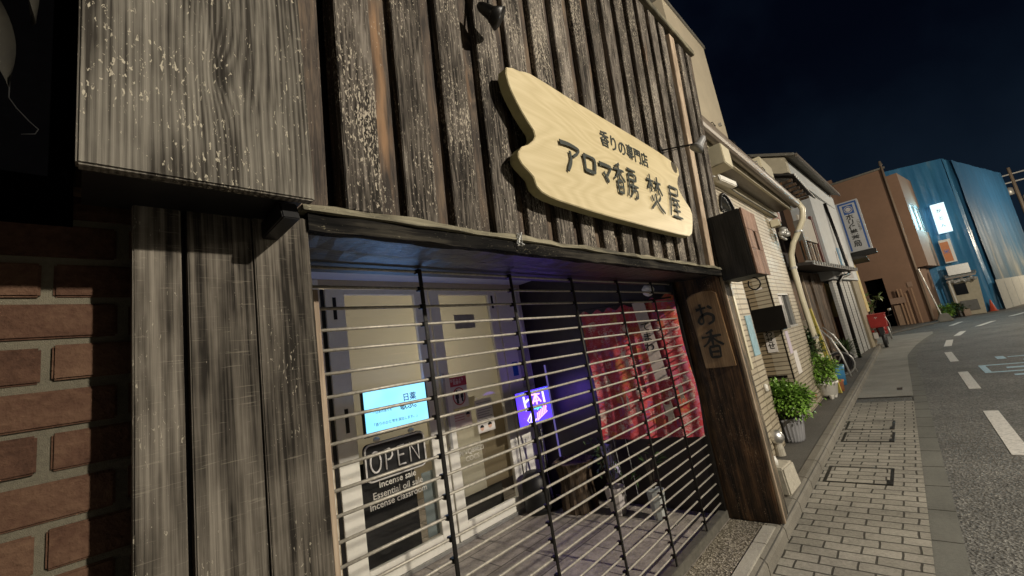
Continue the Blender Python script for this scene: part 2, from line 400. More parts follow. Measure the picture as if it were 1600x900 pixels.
def mat_sheet():
    q = NT('blue_sheet'); v = q.coord(rnd=False, world=True)
    a = q.noise(q.coord((1.4,1.4,.25), False, True), 1, 4, .6, .4); b = q.noise(v, 2.2, 4, .6)
    sp = q.n('ShaderNodeSeparateXYZ'); q.l(v, sp.inputs[0])
    q.col(q.ramp(a, [(.35, (.04,.17,.34)), (.62, (.06,.23,.41)), (.78, (.24,.36,.45))])); q.rough(.38); q.bump(q.math('ADD', a, b), .35, .08); return q.m
M['sheet'] = mat_sheet()
def mat_mesh():
    q = NT('grey_mesh_sheet'); a = q.noise(q.coord((.9,.9,.16), False, True), 1, 5, .65, .6)
    zs = q.n('ShaderNodeSeparateXYZ'); q.l(q.coord((1,1,1), False, True), zs.inputs[0]); zf = q.ramp(q.math('DIVIDE', zs.outputs[2], 9.5), [(.25, 0.0), (.85, 1.0)])
    q.col(q.mix(zf, q.ramp(a, [(.36, (.06,.13,.20)), (.5, (.12,.165,.20)), (.64, (.26,.265,.245)), (.78, (.42,.40,.35))]), (.035,.13,.27))); q.rough(.45); q.bump(a, .35, .08); return q.m
M['meshsheet'] = mat_mesh()
def mat_leaf(name, c):
    q = NT(name); n = q.noise(q.coord(), 9, 3, .6)
    oi = q.n('ShaderNodeNewGeometry')
    f = q.math('ADD', q.math('MULTIPLY', n, .5), q.math('MULTIPLY', oi.outputs['Random Per Island'], .5))
    q.col(q.ramp(f, [(.25, tuple(x*.45 for x in c)), (.5, c), (.75, tuple(min(1, x*1.9) for x in c))])); q.rough(.42)
    q.b.inputs['Transmission Weight'].default_value = 0
    try: q.b.inputs['Subsurface Weight'].default_value = 0
    except Exception: pass
    return q.m
M['leaf'] = mat_leaf('leaf_green', (.14,.26,.04)); M['leafdark'] = mat_leaf('leaf_dark', (.035,.065,.02)); M['leafpale'] = mat_leaf('leaf_pale', (.16,.20,.07))
def mat_glass():
    q = NT('window_glass'); q.t.nodes.clear()
    o = q.n('ShaderNodeOutputMaterial'); mi = q.n('ShaderNodeMixShader'); tr = q.n('ShaderNodeBsdfTransparent'); gl = q.n('ShaderNodeBsdfGlossy')
    gl.inputs['Roughness'].default_value = .02; fr = q.n('ShaderNodeLayerWeight'); fr.inputs[0].default_value = .5; ff = q.math('ADD', q.math('MULTIPLY', q.math('POWER', fr.outputs['Facing'], 4.0), .5), .06)
    tr.inputs[0].default_value = (.85,.86,.84,1)
    q.l(ff, mi.inputs[0]); q.l(tr.outputs[0], mi.inputs[1]); q.l(gl.outputs[0], mi.inputs[2]); q.l(mi.outputs[0], o.inputs[0]); return q.m
M['glass'] = mat_glass()

# ------------------------------------------------------------------ lettering
def text(body, size, mat, parent, pos, ex, ez, name='lettering', thick=.002, bold=0.0, align='CENTER', sx=1.0, org=None, line=1.0):
    """pos: centre point; ex: writing direction; ez: up direction (world)"""
    cu = bpy.data.curves.new('tmp', 'FONT'); cu.body = body; cu.size = size; cu.extrude = thick; cu.offset = bold*size
    cu.align_x = align; cu.align_y = 'CENTER'; cu.resolution_u = 3; cu.space_line = line
    to = bpy.data.objects.new('tmp', cu); C.objects.link(to)
    dg = bpy.context.evaluated_depsgraph_get(); me = bpy.data.meshes.new_from_object(to.evaluated_get(dg))
    vs = [tuple(v.co) for v in me.vertices]; fs = [tuple(p.vertices) for p in me.polygons]
    bpy.data.objects.remove(to); bpy.data.curves.remove(cu); bpy.data.meshes.remove(me)
    ex = Vector(ex).normalized(); ez = Vector(ez).normalized(); n = ex.cross(ez)
    mb = MB(); P = Vector(pos)
    mb.add([tuple(P+ex*(v[0]*sx)+ez*v[1]+n*v[2]) for v in vs], fs)
    return mb.build(name, mat, parent, org=org)

GLY = {
 'a': [[(.05,.88),(.5,.91),(.95,.86),(.85,.7),(.62,.55)], [(.5,.70),(.50,.4),(.30,.03)]],
 'ro': [[(.1,.82),(.14,.14)], [(.1,.82),(.90,.78),(.82,.18)], [(.14,.2),(.85,.2)]],
 'ma': [[(.05,.82),(.95,.82),(.72,.5),(.5,.32)], [(.32,.5),(.68,.12)]],
 'kou': [[(.62,1.0),(.28,.9)], [(.05,.77),(.95,.79)], [(.5,.95),(.5,.45)], [(.48,.75),(.28,.56),(.05,.44)], [(.52,.75),(.72,.58),(.97,.44)],
         [(.3,.4),(.31,.02)], [(.3,.4),(.74,.4),(.72,.02)], [(.3,.22),(.7,.22)], [(.3,.03),(.72,.03)]],
 'bou': [[(.2,.97),(.88,.97)], [(.24,.82),(.84,.82),(.83,.62)], [(.24,.62),(.84,.62)], [(.24,.82),(.2,.4),(.03,.03)], [(.55,.56),(.55,.46)], [(.25,.42),(.98,.42)],
         [(.47,.42),(.42,.18),(.2,.0)], [(.44,.26),(.84,.27),(.8,.04),(.62,.04)]],
 'fun': [[(.02,.84),(.46,.84)], [(.25,1.02),(.25,.5)], [(.24,.8),(.02,.56)], [(.26,.78),(.43,.62)], [(.52,.84),(.97,.84)], [(.74,1.02),(.74,.48)], [(.73,.8),(.5,.56)], [(.75,.78),(1.0,.5)],
         [(.2,.38),(.3,.24)], [(.82,.42),(.7,.28)], [(.5,.48),(.48,.25),(.12,.0)], [(.5,.3),(.7,.12),(1.0,-.03)]],
 'ya': [[(.2,.97),(.88,.97),(.87,.76)], [(.2,.76),(.88,.76)], [(.2,.97),(.18,.5),(.0,.03)], [(.3,.6),(.92,.6)], [(.55,.6),(.38,.43),(.78,.45)], [(.68,.52),(.88,.38)], [(.58,.4),(.58,.05)], [(.35,.24),(.87,.24)], [(.2,.03),(1.0,.03)]],
 'o': [[(.08,.76),(.62,.80)], [(.34,1.0),(.36,.5),(.35,.16),(.2,.08),(.1,.22),(.28,.42),(.62,.52),(.9,.38),(.85,.14),(.58,.04)], [(.72,.86),(.92,.7)]],
}
def smooth_line(pts, n=5):
    if len(pts) < 3: return [Vector(pts[0]).lerp(Vector(pts[1]), i/4) for i in range(5)]
    P = [Vector(p) for p in pts]; P = [P[0]*2-P[1]]+P+[P[-1]*2-P[-2]]; out = []
    for i in range(1, len(P)-2):
        for k in range(n):
            t = k/n; a, b, c, d = P[i-1], P[i], P[i+1], P[i+2]
            # tension keeps corners of the strokes firm
            m1 = (c-a)*.22; m2 = (d-b)*.22
            out.append((2*t**3-3*t**2+1)*b+(t**3-2*t**2+t)*m1*1.6+(-2*t**3+3*t**2)*c+(t**3-t**2)*m2*1.6)
    out.append(P[-2]); return out
def brush(mb, key, o, w, h, ex, ez, sw, thick=.004):
    ex = Vector(ex); ez = Vector(ez); n = ex.cross(ez); o = Vector(o)
    for k, st in enumerate(GLY[key]):
        pts = [o+ex*(p[0]*w)+ez*(p[1]*h) for p in smooth_line([Vector((a, b)) for a, b in st])]
        N = len(pts)
        for i, p in enumerate(pts):
            pass
        Lft = []; Rgt = []
        for i, p in enumerate(pts):
            d = (pts[min(i+1, N-1)]-pts[max(i-1, 0)]).normalized(); s = d.cross(n)
            t = i/(N-1); wd = sw*(.62+.5*abs(math.cos(t*math.pi*.8+k)))*(1.15 if i in (0,) else 1)
            if t > .85: wd *= .8
            Lft.append(p+s*wd*.5); Rgt.append(p-s*wd*.5)
        off = n*(thick*(1+.02*k))
        for i in range(N-1):
            a, b, c, d = Lft[i], Lft[i+1], Rgt[i+1], Rgt[i]
            mb.hexa([tuple(q) for q in (a, b, c, d)], [tuple(q+off) for q in (a, b, c, d)])

# ================================================================== GROUND
G = -1.77; F = -1.65
def ye(x):        # road-side edge of the pavement
    pts = [(-20,.27),(3.8,.295),(6.4,.313),(11.9,.36),(15,.40),(17.7,.42),(20.8,.21),(23.5,-.08),(26.0,-.42),(27.6,-.46)]
    for (a, b), (c, d) in zip(pts, pts[1:]):
        if a <= x <= c: return b+(d-b)*(x-a)/(c-a)
    return pts[-1][1]
mb = MB(); mb.quad((-150,-150,G-.016),(300,-150,G-.016),(300,150,G-.016),(-150,150,G-.016)); struct(mb.build('road', M['asphalt'], org=(0,0,G)))
def strip(xs, fa, fb, z):
    mb = MB(); vs = []; fs = []
    for x in xs: vs += [(x, fa(x), z), (x, fb(x), z)]
    for i in range(len(xs)-1): fs.append((2*i, 2*i+2, 2*i+3, 2*i+1))
    mb.add(vs, fs); return mb
xs1 = [-12+ i*.5 for i in range(45)]; xs1 = [x for x in xs1 if x <= 10.5]
struct(strip(xs1, ye, lambda x: 1.2, G).build('pavement', M['pavers'], org=(0,0,G)))
xs2 = [10.5+i*.5 for i in range(35)]
struct(strip(xs2, ye, lambda x: 1.2 if x < 21 else 1.2+(x-21)*.3, G).build('pavement', M['walk2'], org=(0,0,G)))
struct(strip([-12+i*.5 for i in range(79)], lambda x: ye(x)-.17, ye, G-.006).build('gutter_strip', M['conc'], org=(0,0,G)))
# joints of the gutter blocks and the shop side of the pavement
mb = MB()
x = -6.0
while x < 22:
    mb.box(x, x+.008, ye(x)-.168, ye(x)-.002, G-.006, G-.0025); x += .61
struct(mb.build('gutter_joint', M['verge'], org=(0,0,G)))
mb = MB()
x = -8.0
while x < 21.5:
    l = .6 if x < 4 else .62
    # rounded kerb section
    prof = [(1.145, G), (1.148, -1.69), (1.165, -1.66), (1.19, -1.648), (1.27, -1.648), (1.275, G)]
    mb.prism([(x+.004, a, b) for a, b in prof], (l-.008, 0, 0)); x += l
struct(mb.build('kerb', M['kerb'], bevel=.004, org=(0,0,G)))
mb = MB(); mb.box(-8, 22, 1.16, 1.27, G, -1.66); struct(mb.build('kerb_bedding', M['verge'], org=(0,0,G)))
mb = MB(); mb.box(4.0, 21.6, 1.272, 9, G, F-.008); struct(mb.build('verge_ground', M['verge'], org=(0,0,G)))
mb = MB(); mb.box(.45, 3.99, 1.272, 1.56, G, F); struct(mb.build('threshold_ground', M['aggregate'], org=(0,0,G)))
mb = MB(); mb.box(.4, 4.2, 1.562, 6.0, G, F-.002); struct(mb.build('shop_floor', M['slabs'], org=(0,0,G)))
mb = MB(); x = 1.2
while x < 3.9:
    mb.box(x+.003, min(x+.6, 3.93)-.003, 1.192, 1.285, F-.01, F+.012); x += .6
struct(mb.build('border_stone', M['borderstone'], bevel=.004, org=(0,0,G)))

# white road lines
M['paint'] = None
def mat_paint(name, c):
    q = NT(name); v = q.coord(rnd=False, world=True); n = q.noise(v, 30, 4, .7)
    q.col(q.ramp(n, [(.3, tuple(x*.55 for x in c)), (.55, c)])); q.rough(.7); q.bump(n, .4, .004); return q.m
M['paint'] = mat_paint('road_paint', (.62,.60,.56)); M['paintblue'] = mat_paint('blue_road_paint', (.38,.55,.66))
dash = [(6.75,9.03,-.455),(11.0,13.25,-.465),(15.25,17.6,-.46)]
k = 0
for a, b, y in dash:
    o = MB().box(a, b, y-.075, y+.075, G-.016, G-.010).build('road_marking', M['paint'], org=(a,y,G)); struct(o)
def curved_dash(p0, p1, w=.075):
    p0 = Vector(p0); p1 = Vector(p1); d = (p1-p0).normalized(); s = Vector((-d.y, d.x))*w
    o = MB().hexa([(p0.x-s.x,p0.y-s.y,G-.016),(p1.x-s.x,p1.y-s.y,G-.016),(p1.x+s.x,p1.y+s.y,G-.016),(p0.x+s.x,p0.y+s.y,G-.016)],
                  [(p0.x-s.x,p0.y-s.y,G-.010),(p1.x-s.x,p1.y-s.y,G-.010),(p1.x+s.x,p1.y+s.y,G-.010),(p0.x+s.x,p0.y+s.y,G-.010)]).build('road_marking', M['paint'], org=(p0.x,p0.y,G)); struct(o)
for a, b in [((19.5,-.55),(21.8,-.72)),((23.4,-1.0),(25.4,-1.3)),((27.5,-1.9),(29.8,-2.6)),((32,-3.4),(34.2,-4.3)),((30.2,-1.2),(32.5,-1.7)),((37,-5.2),(39.5,-6.2)),((24,-3.2),(25.2,-3.3)),((25.5,-4.7),(26.6,-4.8))]:
    curved_dash(a, b, .09)
mb = MB()
def pr(x0, x1, y0, y1): mb.box(x0, x1, y0, y1, G-.016, G-.009)
pr(12.85,14.05,-.86,-.76); pr(12.85,12.93,-3.4,-.862); pr(13.97,14.05,-3.4,-.862)
pr(15.0,15.5,-1.3,-1.16); pr(15.25,15.33,-3.0,-1.35); pr(13.35,13.52,-1.65,-1.12); pr(13.4,13.5,-2.6,-1.9); pr(12.3,12.45,-1.35,-1.1)
pr(11.6,11.8,-2.1,-1.2); pr(11.15,11.3,-2.0,-1.5); pr(14.5,14.62,-1.9,-1.5); pr(12.2,12.32,-2.2,-1.7)
struct(mb.build('road_marking', M['paintblue'], org=(13,-1,G)))
# utility covers in the pavement
def cover(x0, x1, y0, y1, label):
    t = thing('utility_cover', ((x0+x1)/2, (y0+y1)/2, G), label, 'manhole cover', 'paver-filled covers set in the pavement')
    mb = MB(); w = .028; z = G+.004
    mb.box(x0, x1, y0, y0+w, G-.002, z); mb.box(x0, x1, y1-w, y1, G-.002, z); mb.box(x0, x0+w, y0+w+.001, y1-w-.001, G-.002, z); mb.box(x1-w, x1, y0+w+.001, y1-w-.001, G-.002, z)
    mb.box(x0+.02, x0+.16, y0-.0, y0+.05, z, z+.002)
    mb.build('frame', M['iron'], t)
    MB().box(x0+w+.002, x1-w-.002, y0+w+.002, y1-w-.002, G-.002, G+.0035).build('infill', M['pavers'], t)
cover(5.50, 6.06, .53, 1.10, 'square paver-filled cover with dark iron frame, the one nearest the wooden post')
cover(7.17, 7.70, .55, 1.10, 'middle of the three paver-filled covers, first behind the nearest cover')
cover(7.86, 8.42, .56, 1.12, 'farthest of the three paver-filled covers, just beyond the middle one')
t = MB().box(11.2, 11.5, .50, .58, G, G+.004).build('drain_slot', M['iron'], org=(11.3,.55,G)); tag(t, 'small dark iron drain lid at the edge of the smooth pavement', 'drain')

# ================================================================== INCENSE SHOP
shop = thing('wooden_shop', (2.3, 1.6, F), 'dark weathered timber-clad shop front with deep porch behind a grille', 'building')
def yF(z): return 1.15-.068*(z-.5) if z > .5 else 1.15
TOP = 2.80
def slab(x0, x1, ya, yb, z0, z1):      # panel that follows the facade's lean; ya,yb are depths behind the face
    mb = MB(); mb.hexa([(x0,yF(z0)+ya,z0),(x1,yF(z0)+ya,z0),(x1,yF(z0)+yb,z0),(x0,yF(z0)+yb,z0)], [(x0,yF(z1)+ya,z1),(x1,yF(z1)+ya,z1),(x1,yF(z1)+yb,z1),(x0,yF(z1)+yb,z1)]); return mb
slab(-.02, .522, .036, .09, .51, TOP-.01).build('backing_wall', M['backing'], shop)
slab(.566, 4.34, .036, .09, .51, TOP-.01).build('backing_wall', M['backing'], shop)
for k in range(18):
    x0 = .566+.2155*k+random.uniform(-.006,.006); w = .130+random.uniform(-.008,.012)
    z0 = .536+random.uniform(-.004,.004)
    if k == 4:
        slab(x0, x0+w*.96, .006, .0355, z0, 1.96).build('batten', M['batten'], shop, bevel=.003)
        slab(x0+.05, x0+w*.96, .001, .0355, 1.965, TOP-.02).build('batten', M['batten'], shop, bevel=.003)
    elif k == 15: slab(x0+.01, x0+w*.9, 0, .0355, z0, TOP-.02).build('batten', M['barewood'], shop, bevel=.003)
    else: slab(x0, x0+w, random.uniform(-.002,.004), .0355, z0, TOP-.02).build('batten', M['batten'], shop, bevel=.003)
slab(-.02, 4.40, -.03, .12, TOP, TOP+.05).build('coping', M['trim'], shop, bevel=.004)
slab(4.325, 4.345, 0, .09, .50, TOP-.012).build('edge_board', M['backing'], shop)
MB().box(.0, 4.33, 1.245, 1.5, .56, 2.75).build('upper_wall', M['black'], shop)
MB().box(.0, 4.33, 1.5, 5.5, 1.02, 2.6).build('upper_wall', M['darkwall'], shop)
# trim ledge and rough lintel underneath
mb = MB(); n = 40
for i in range(n):
    a = .425+(4.1-.425)*i/n; b = .425+(4.1-.425)*(i+1)/n
    j = lambda q: .004*math.sin(q*13)+.003*math.sin(q*31+1)
    mb.hexa([(a,1.115+j(a),.505+j(a*1.7)*.5),(b,1.115+j(b),.505+j(b*1.7)*.5),(b,1.24,.505),(a,1.24,.505)], [(a,1.12+j(a),.527+j(a*.8)),(b,1.12+j(b),.527+j(b*.8)),(b,1.24,.530),(a,1.24,.530)])
mb.build('ledge', M['trim'], shop)
def rough_board(y0, y1, z0, z1, seed, x0=.44, x1=4.02, tilt=0):
    random.seed(seed); mb = MB(); N = 70; e = [[random.uniform(-.0025,.0025)+.002*math.sin(i*.7+k*2+seed) for i in range(N+1)] for k in range(4)]
    for i in range(N):
        a = x0+(x1-x0)*i/N; b = x0+(x1-x0)*(i+1)/N
        mb.hexa([(a,y0+e[0][i],z0+e[1][i]),(b,y0+e[0][i+1],z0+e[1][i+1]),(b,y1,z0+tilt+e[2][i+1]),(a,y1,z0+tilt+e[2][i])],[(a,y0+e[0][i]*.6,z1),(b,y0+e[0][i+1]*.6,z1),(b,y1,z1+tilt),(a,y1,z1+tilt)])
    return mb
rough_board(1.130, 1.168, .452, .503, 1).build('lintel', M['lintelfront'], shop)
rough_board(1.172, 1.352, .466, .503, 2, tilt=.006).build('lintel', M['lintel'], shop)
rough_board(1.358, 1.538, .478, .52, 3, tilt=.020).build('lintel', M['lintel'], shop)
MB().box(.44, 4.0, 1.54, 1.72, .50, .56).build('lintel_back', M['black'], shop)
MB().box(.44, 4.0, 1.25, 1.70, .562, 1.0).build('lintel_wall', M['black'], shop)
# big box panel, upper left, with corbel
bx = MB().box(-.008, .388, .945, .975, .452, 2.6).build('box_panel', M['panel'], shop, bevel=.004)
MB().box(-.0, .38, .977, 1.18, .47, 2.6).build('box_body', M['black'], shop)
mb = MB(); mb.prism([(.325,.98,.415),(.325,1.18,.415),(.325,1.18,.462),(.325,1.0,.462)], (.04,0,0))
mb.build('corbel', M['black'], shop, bevel=.003)
# planks under the box
MB().box(.078, .161, 1.15, 1.19, F, .50).build('plank', M['plank'], shop, bevel=.003)
MB().box(.172, .3035, 1.148, 1.19, F, .50).build('plank', M['plank'], shop, bevel=.003)
MB().box(.3065, .442, 1.142, 1.19, F, .487).build('plank', M['plank'], shop, bevel=.003)
MB().box(.08, .44, 1.192, 1.22, F, .50).build('jamb_backing', M['black'], shop)
MB().box(.40, .44, 1.20, 1.60, F, .48).build('jamb_wall', M['black'], shop)
MB().box(.565, .582, 1.46, 1.50, F, .36).build('guide_strip', M['barewood'], shop)
# right post: deep return board
MB().box(4.0, 4.045, 1.165, 1.60, F, .50).build('post_board', M['darkpost'], shop, bevel=.003)
MB().box(3.985, 4.045, 1.602, 1.66, F, .50).build('post_jamb', M['black'], shop)
MB().box(4.047, 4.16, 1.15, 1.55, F, .47).build('post', M['postfront'], shop, bevel=.008)
MB().box(4.162, 4.24, 1.158, 1.56, F, .44).build('post', M['postfront'], shop, bevel=.008)
MB().box(4.02, 4.05, 1.14, 1.163, F, .45).build('post_strip', M['barewood'], shop, bevel=.004)
MB().box(4.242, 4.30, 1.15, 1.19, -.42, .43).build('post_strip', M['cream'], shop, bevel=.003)
# porch shell
MB().box(4.055, 4.30, 1.662, 5.6, F, 1.02).build('porch_wall', M['darkwall'], shop)
MB().box(.44, .56, 1.62, 5.6, F, 1.02).build('porch_wall', M['wallbeige'], shop)
MB().box(.56, 4.055, 1.722, 3.66, .985, 1.015).build('porch_ceiling', M['ceil'], shop)
MB().box(.56, 4.055, 3.66, 5.6, 1.0, 1.015).build('inner_ceiling', M['ceil'], shop)
MB().box(.56, 4.055, 5.5, 5.6, F, 1.0).build('inner_wall', M['wallbeige'], shop)
# sliding doors in the porch (y 3.65)
yd = 3.65
def door(x0, x1, label, sw=.09, topz=.87, handle=None):
    d = MB().box(x0, x0+sw, yd-.03, yd+.02, F+.03, topz+.03)
    d.box(x1-sw, x1, yd-.03, yd+.02, F+.03, topz+.03); d.box(x0+sw, x1-sw, yd-.03, yd+.02, topz-.02, topz+.03); d.box(x0+sw, x1-sw, yd-.03, yd+.02, F+.03, F+.17)
    o = d.build('door', M['frame'], shop, bevel=.003)
    MB().quad((x0+sw, yd-.005, F+.17), (x1-sw, yd-.005, F+.17), (x1-sw, yd-.005, topz-.02), (x0+sw, yd-.005, topz-.02)).build('glass', M['glass'], o)
    if handle: MB().box(handle, handle+.025, yd-.075, yd-.045, -.75, .0).box(handle+.004, handle+.02, yd-.05, yd-.03, -.74, -.72).box(handle+.004, handle+.02, yd-.05, yd-.03, -.05, -.03).build('handle', M['galv'], o)
    return o
door(1.50, 2.58, '', sw=.17); door(2.60, 3.58, '', sw=.12, handle=2.60)
MB().box(.56, 1.46, yd-.02, yd+.03, F, .90).build('wall_panel', M['wallbeige'], shop)
MB().box(1.36, 1.44, yd-.05, yd-.021, F, .98).build('door_frame', M['frame'], shop, bevel=.003)
MB().box(1.462, 1.497, yd-.01, yd+.02, F, .90).build('door_frame', M['iron'], shop)
MB().box(3.60, 3.63, yd-.03, yd+.03, F, .92).build('door_frame', M['frame'], shop)
MB().box(3.64, 4.05, yd-.02, yd+.03, F, .92).build('wall_panel', M['frame'], shop, bevel=.003)
MB().box(.56, 4.055, yd-.03, yd+.05, .92, .985).build('door_header', M['wallbeige'], shop)
MB().box(1.44, 3.66, yd-.05, yd+.03, F-.0, F+.028).build('door_sill', M['galv'], shop)
# black slots on the doors
for x, z0, z1 in [(1.56,.62,.82),(3.50,.68,.84),(1.58,-.36,-.16)]:
    MB().box(x, x+.03, yd-.036, yd-.031, z0, z1).build('door_slot', M['iron'], shop)
# interior seen through the glass
def mat_blind(name, c, tr):
    q = NT(name); q.t.nodes.clear(); o = q.n('ShaderNodeOutputMaterial'); mi = q.n('ShaderNodeMixShader'); a = q.n('ShaderNodeBsdfDiffuse'); b = q.n('ShaderNodeBsdfTranslucent')
    a.inputs[0].default_value = (*c, 1); b.inputs[0].default_value = (*c, 1); mi.inputs[0].default_value = tr
    q.l(a.outputs[0], mi.inputs[1]); q.l(b.outputs[0], mi.inputs[2]); q.l(mi.outputs[0], o.inputs[0]); return q.m
BL1 = mat_blind('blind_cloth', (.58,.54,.44), .45)
MB().quad((2.68,3.72,-.42),(3.66,3.72,-.42),(3.66,3.72,.90),(2.68,3.72,.90)).build('roller_blind', BL1, shop)
MB().quad((2.68,3.712,-1.28),(3.10,3.712,-1.28),(3.10,3.712,-.30),(2.68,3.712,-.30)).build('roller_blind', BL1, shop)
MB().quad((3.10,3.73,-1.28),(3.66,3.73,-1.28),(3.66,3.73,-.43),(3.10,3.73,-.43)).build('roller_blind', mat_blind('brown_blind', (.26,.21,.14), .3), shop)
MB().quad((1.64,3.74,-.66),(2.60,3.74,-.66),(2.60,3.74,.90),(1.64,3.74,.90)).build('roller_blind', BL1, shop)
MB().box(2.30, 2.44, 3.70, 3.703, F+.17, -.9).build('roller_blind', plain('grey_blue_panel', (.22,.26,.27), .6, .1), shop)
mb = MB().box(1.72, 2.30, 3.80, 4.25, F, -.62); ob = mb.build('display_cabinet', plain('black_cabinet', (.012,.012,.013), .3, .4), bevel=.02); tag(ob, 'black draped cabinet standing inside the left glass door', 'cabinet')
mb = MB().box(2.7, 3.45, 3.85, 4.3, F, -1.28); ob = mb.build('low_shelf', plain('dark_shelf', (.03,.028,.026), .4, .3), bevel=.01); tag(ob, 'low dark shelf on the floor inside the right glass door', 'shelf')
il = bpy.data.lights.new('interior_fill_light', 'POINT'); il.energy = 46; il.color = (1,.90,.72); il.shadow_soft_size = .3  # fill light added indoors to brighten the door blinds from behind
io = bpy.data.objects.new('interior_fill_light', il); io.location = (2.5, 4.75, .15+H); C.objects.link(io)
lm = MB(); lm.lathe((2.5,4.75,.62), [(.02,.12),(.06,.10),(.10,.0),(.09,-.01),(.05,.085)], 16); ob = lm.build('fill_light_shade', M['white'], smooth=True); tag(ob, 'small white pendant shade added above the interior fill light behind the glass', 'lamp')  # shade body added to go with the interior fill light

# ---- roller grille
gr = thing('roller_grille', (2.3, 1.6, F), 'closed rolling grille of horizontal steel bars and black links across the porch', 'shutter')
for k in range(26):
    z = .485-.0833*k
    if z < -1.56: break
    sag = random.uniform(-.003,.003)
    pts = [(.56+i*.34, 1.60+.002*math.sin(i*1.3+k), z+sag+.0025*math.sin(i*.9+k*2)) for i in range(11)]
    MB().tube(pts, .0066, 8).build('bar', M['bar'], gr, smooth=True)
LX = [1.10, 1.71, 2.31, 2.92, 3.52]
for x in LX:
    mb = MB()
    for k in range(26):
        z = .485-.0833*k
        if z < -1.56: break
        mb.box(x-.010, x+.010, 1.578, 1.586, z-.075, z+.010); mb.box(x-.013, x+.013, 1.586, 1.612, z-.010, z+.010)
    mb.build('link_chain', M['iron'], gr, bevel=.002)
MB().box(.56, 3.985, 1.565, 1.635, F+.002, F+.075).build('bottom_rail', M['railm'], gr, bevel=.004)
MB().box(3.95, 3.984, 1.57, 1.63, F+.077, .5).build('side_guide', M['iron'], gr)

# ---- name board
def board_pts():
    return [(1.29,1.272),(1.335,1.288),(1.381,1.292),(1.42,1.305),(1.457,1.312),(1.6,1.31),(1.76,1.304),(2.085,1.302),(2.523,1.300),(2.85,1.292),(3.079,1.275),(3.14,1.265),(3.178,1.238),(3.178,1.19),(3.135,1.155),(3.108,1.11),(3.12,1.06),(3.155,1.025),(3.225,.98),(3.285,.945),(3.31,.90),(3.295,.84),(3.265,.781),(3.235,.735),(3.17,.705),
            (2.94,.698),(2.5,.693),(2.075,.692),(1.85,.694),(1.681,.699),(1.56,.703),(1.482,.710),(1.43,.722),(1.399,.742),(1.385,.783),(1.355,.803),(1.317,.826),(1.298,.85),(1.301,.878),(1.332,.911),(1.38,.935),(1.417,.964),(1.434,.99),(1.430,1.015),(1.392,1.05),(1.355,1.09),(1.326,1.13),(1.303,1.165),(1.290,1.20),(1.283,1.24)]
lean = Vector((0, -.068, 1)).normalized()
sgn = thing('name_board', (2.3, 1.09, .70), 'large pale wavy-edged wooden name board with dark Japanese lettering on the battens', 'sign')
mb = MB(); pts = board_pts(); yb = lambda z: yF(z)-.09
mb.prism([(x, yb(z), z) for x, z in pts], (0, .055, 0)); bo = mb.build('board', [M['signwood'], M['signedge']], sgn, bevel=.003)
for p in bo.data.polygons:
    if abs(p.normal.y) < .6: p.material_index = 1
mb = MB()
for x, z in [(1.6,.8),(3.0,.8),(1.6,1.2),(3.0,1.2)]: mb.box(x-.02, x+.02, yb(z)+.056, yF(z)+.0, z-.02, z+.02)
mb.build('mounting_block', M['iron'], sgn)
mb = MB()
for key, x, w, z, h in [('a',1.60,.175,.865,.165),('ro',1.80,.125,.885,.135),('ma',1.955,.13,.875,.135),('kou',2.105,.135,.850,.185),('bou',2.255,.15,.850,.185),('fun',2.54,.22,.825,.235),('ya',2.86,.21,.815,.235)]:
    mb = MB(); brush(mb, key, (x, yb(z+.1)-.0015, z), w, h, (1,0,0), lean, .020 if key in ('a','ro','ma') else .0145); mb.build('large_character', M['signink'], sgn)
text('香りの専門店', .105, M['signink'], sgn, (2.33, yb(1.155)-.002, 1.155), (1,0,0), lean, 'small_lettering', .002, .010, sx=.96)

# ---- spot lamps on the facade
def spot(bx_, bz, head, label, up=.0):
    yb_ = yF(bz)
    t = thing('spot_lamp', (bx_, yb_, bz), label, 'lamp', 'small spot lamps on arms above the name board')
    mb = MB(); mb.tube([(bx_, yb_-.012, bz), (bx_, yb_+.003, bz)], .035, 14); mb.build('base', M['iron'], t, bevel=.002)
    hv = Vector(head)
    mb = MB(); mid = Vector((bx_, yb_-.02, bz)).lerp(hv, .5)+Vector((0,0,up)); mb.tube([(bx_, yb_-.01, bz), tuple(mid), tuple(hv)], .006, 8); mb.tube([(bx_+.012, yb_-.01, bz-.02), tuple(mid-Vector((0,0,.012))), tuple(hv)], .0025, 6); mb.build('arm', M['iron'], t, smooth=True)
    return t, hv
def spot_head(t, hv, d, shade):
    d = Vector(d).normalized()
    mb = MB(); mb.tube([tuple(hv-d*.055), tuple(hv-d*.04), tuple(hv+d*.01), tuple(hv+d*.055), tuple(hv+d*.056), tuple(hv+d*.02)], [.012,.022,.030,.052,.047,.036], 16)
    mb.build('lamp_head', shade, t, smooth=True)
t, hv = spot(3.12, 1.415, (3.12, .80, 1.335), 'grey spot lamp on a straight black arm above the right end of the name board'); spot_head(t, hv, (-.25,.6,-.75), plain('grey_lamp_shell', (.20,.20,.20), .5, .2))
t, hv = spot(1.33, 2.15, (1.215, .99, 1.50), 'black spot lamp with white inside above the left end of the name board', .03)
spot_head(t, hv, (.55,-.42,-.62), M['iron'])
d_ = Vector((.55,-.42,-.62)).normalized(); MB().tube([tuple(hv+d_*.032), tuple(hv+d_*.036)], .040, 16).build('reflector', M['white'], t)
# small scrap of wire tied on the ledge
mb = MB(); random.seed(3)
for k in range(5):
    c = Vector((1.30, 1.11, .50)); mb.tube([tuple(c+Vector((random.uniform(-.02,.02), random.uniform(-.01,.005), random.uniform(-.03,.04)))) for i in range(6)], .0015, 5)
tag(mb.build('wire_tie', M['galv'], None), 'little tangle of pale wire tied on the ledge under the name board', 'wire')

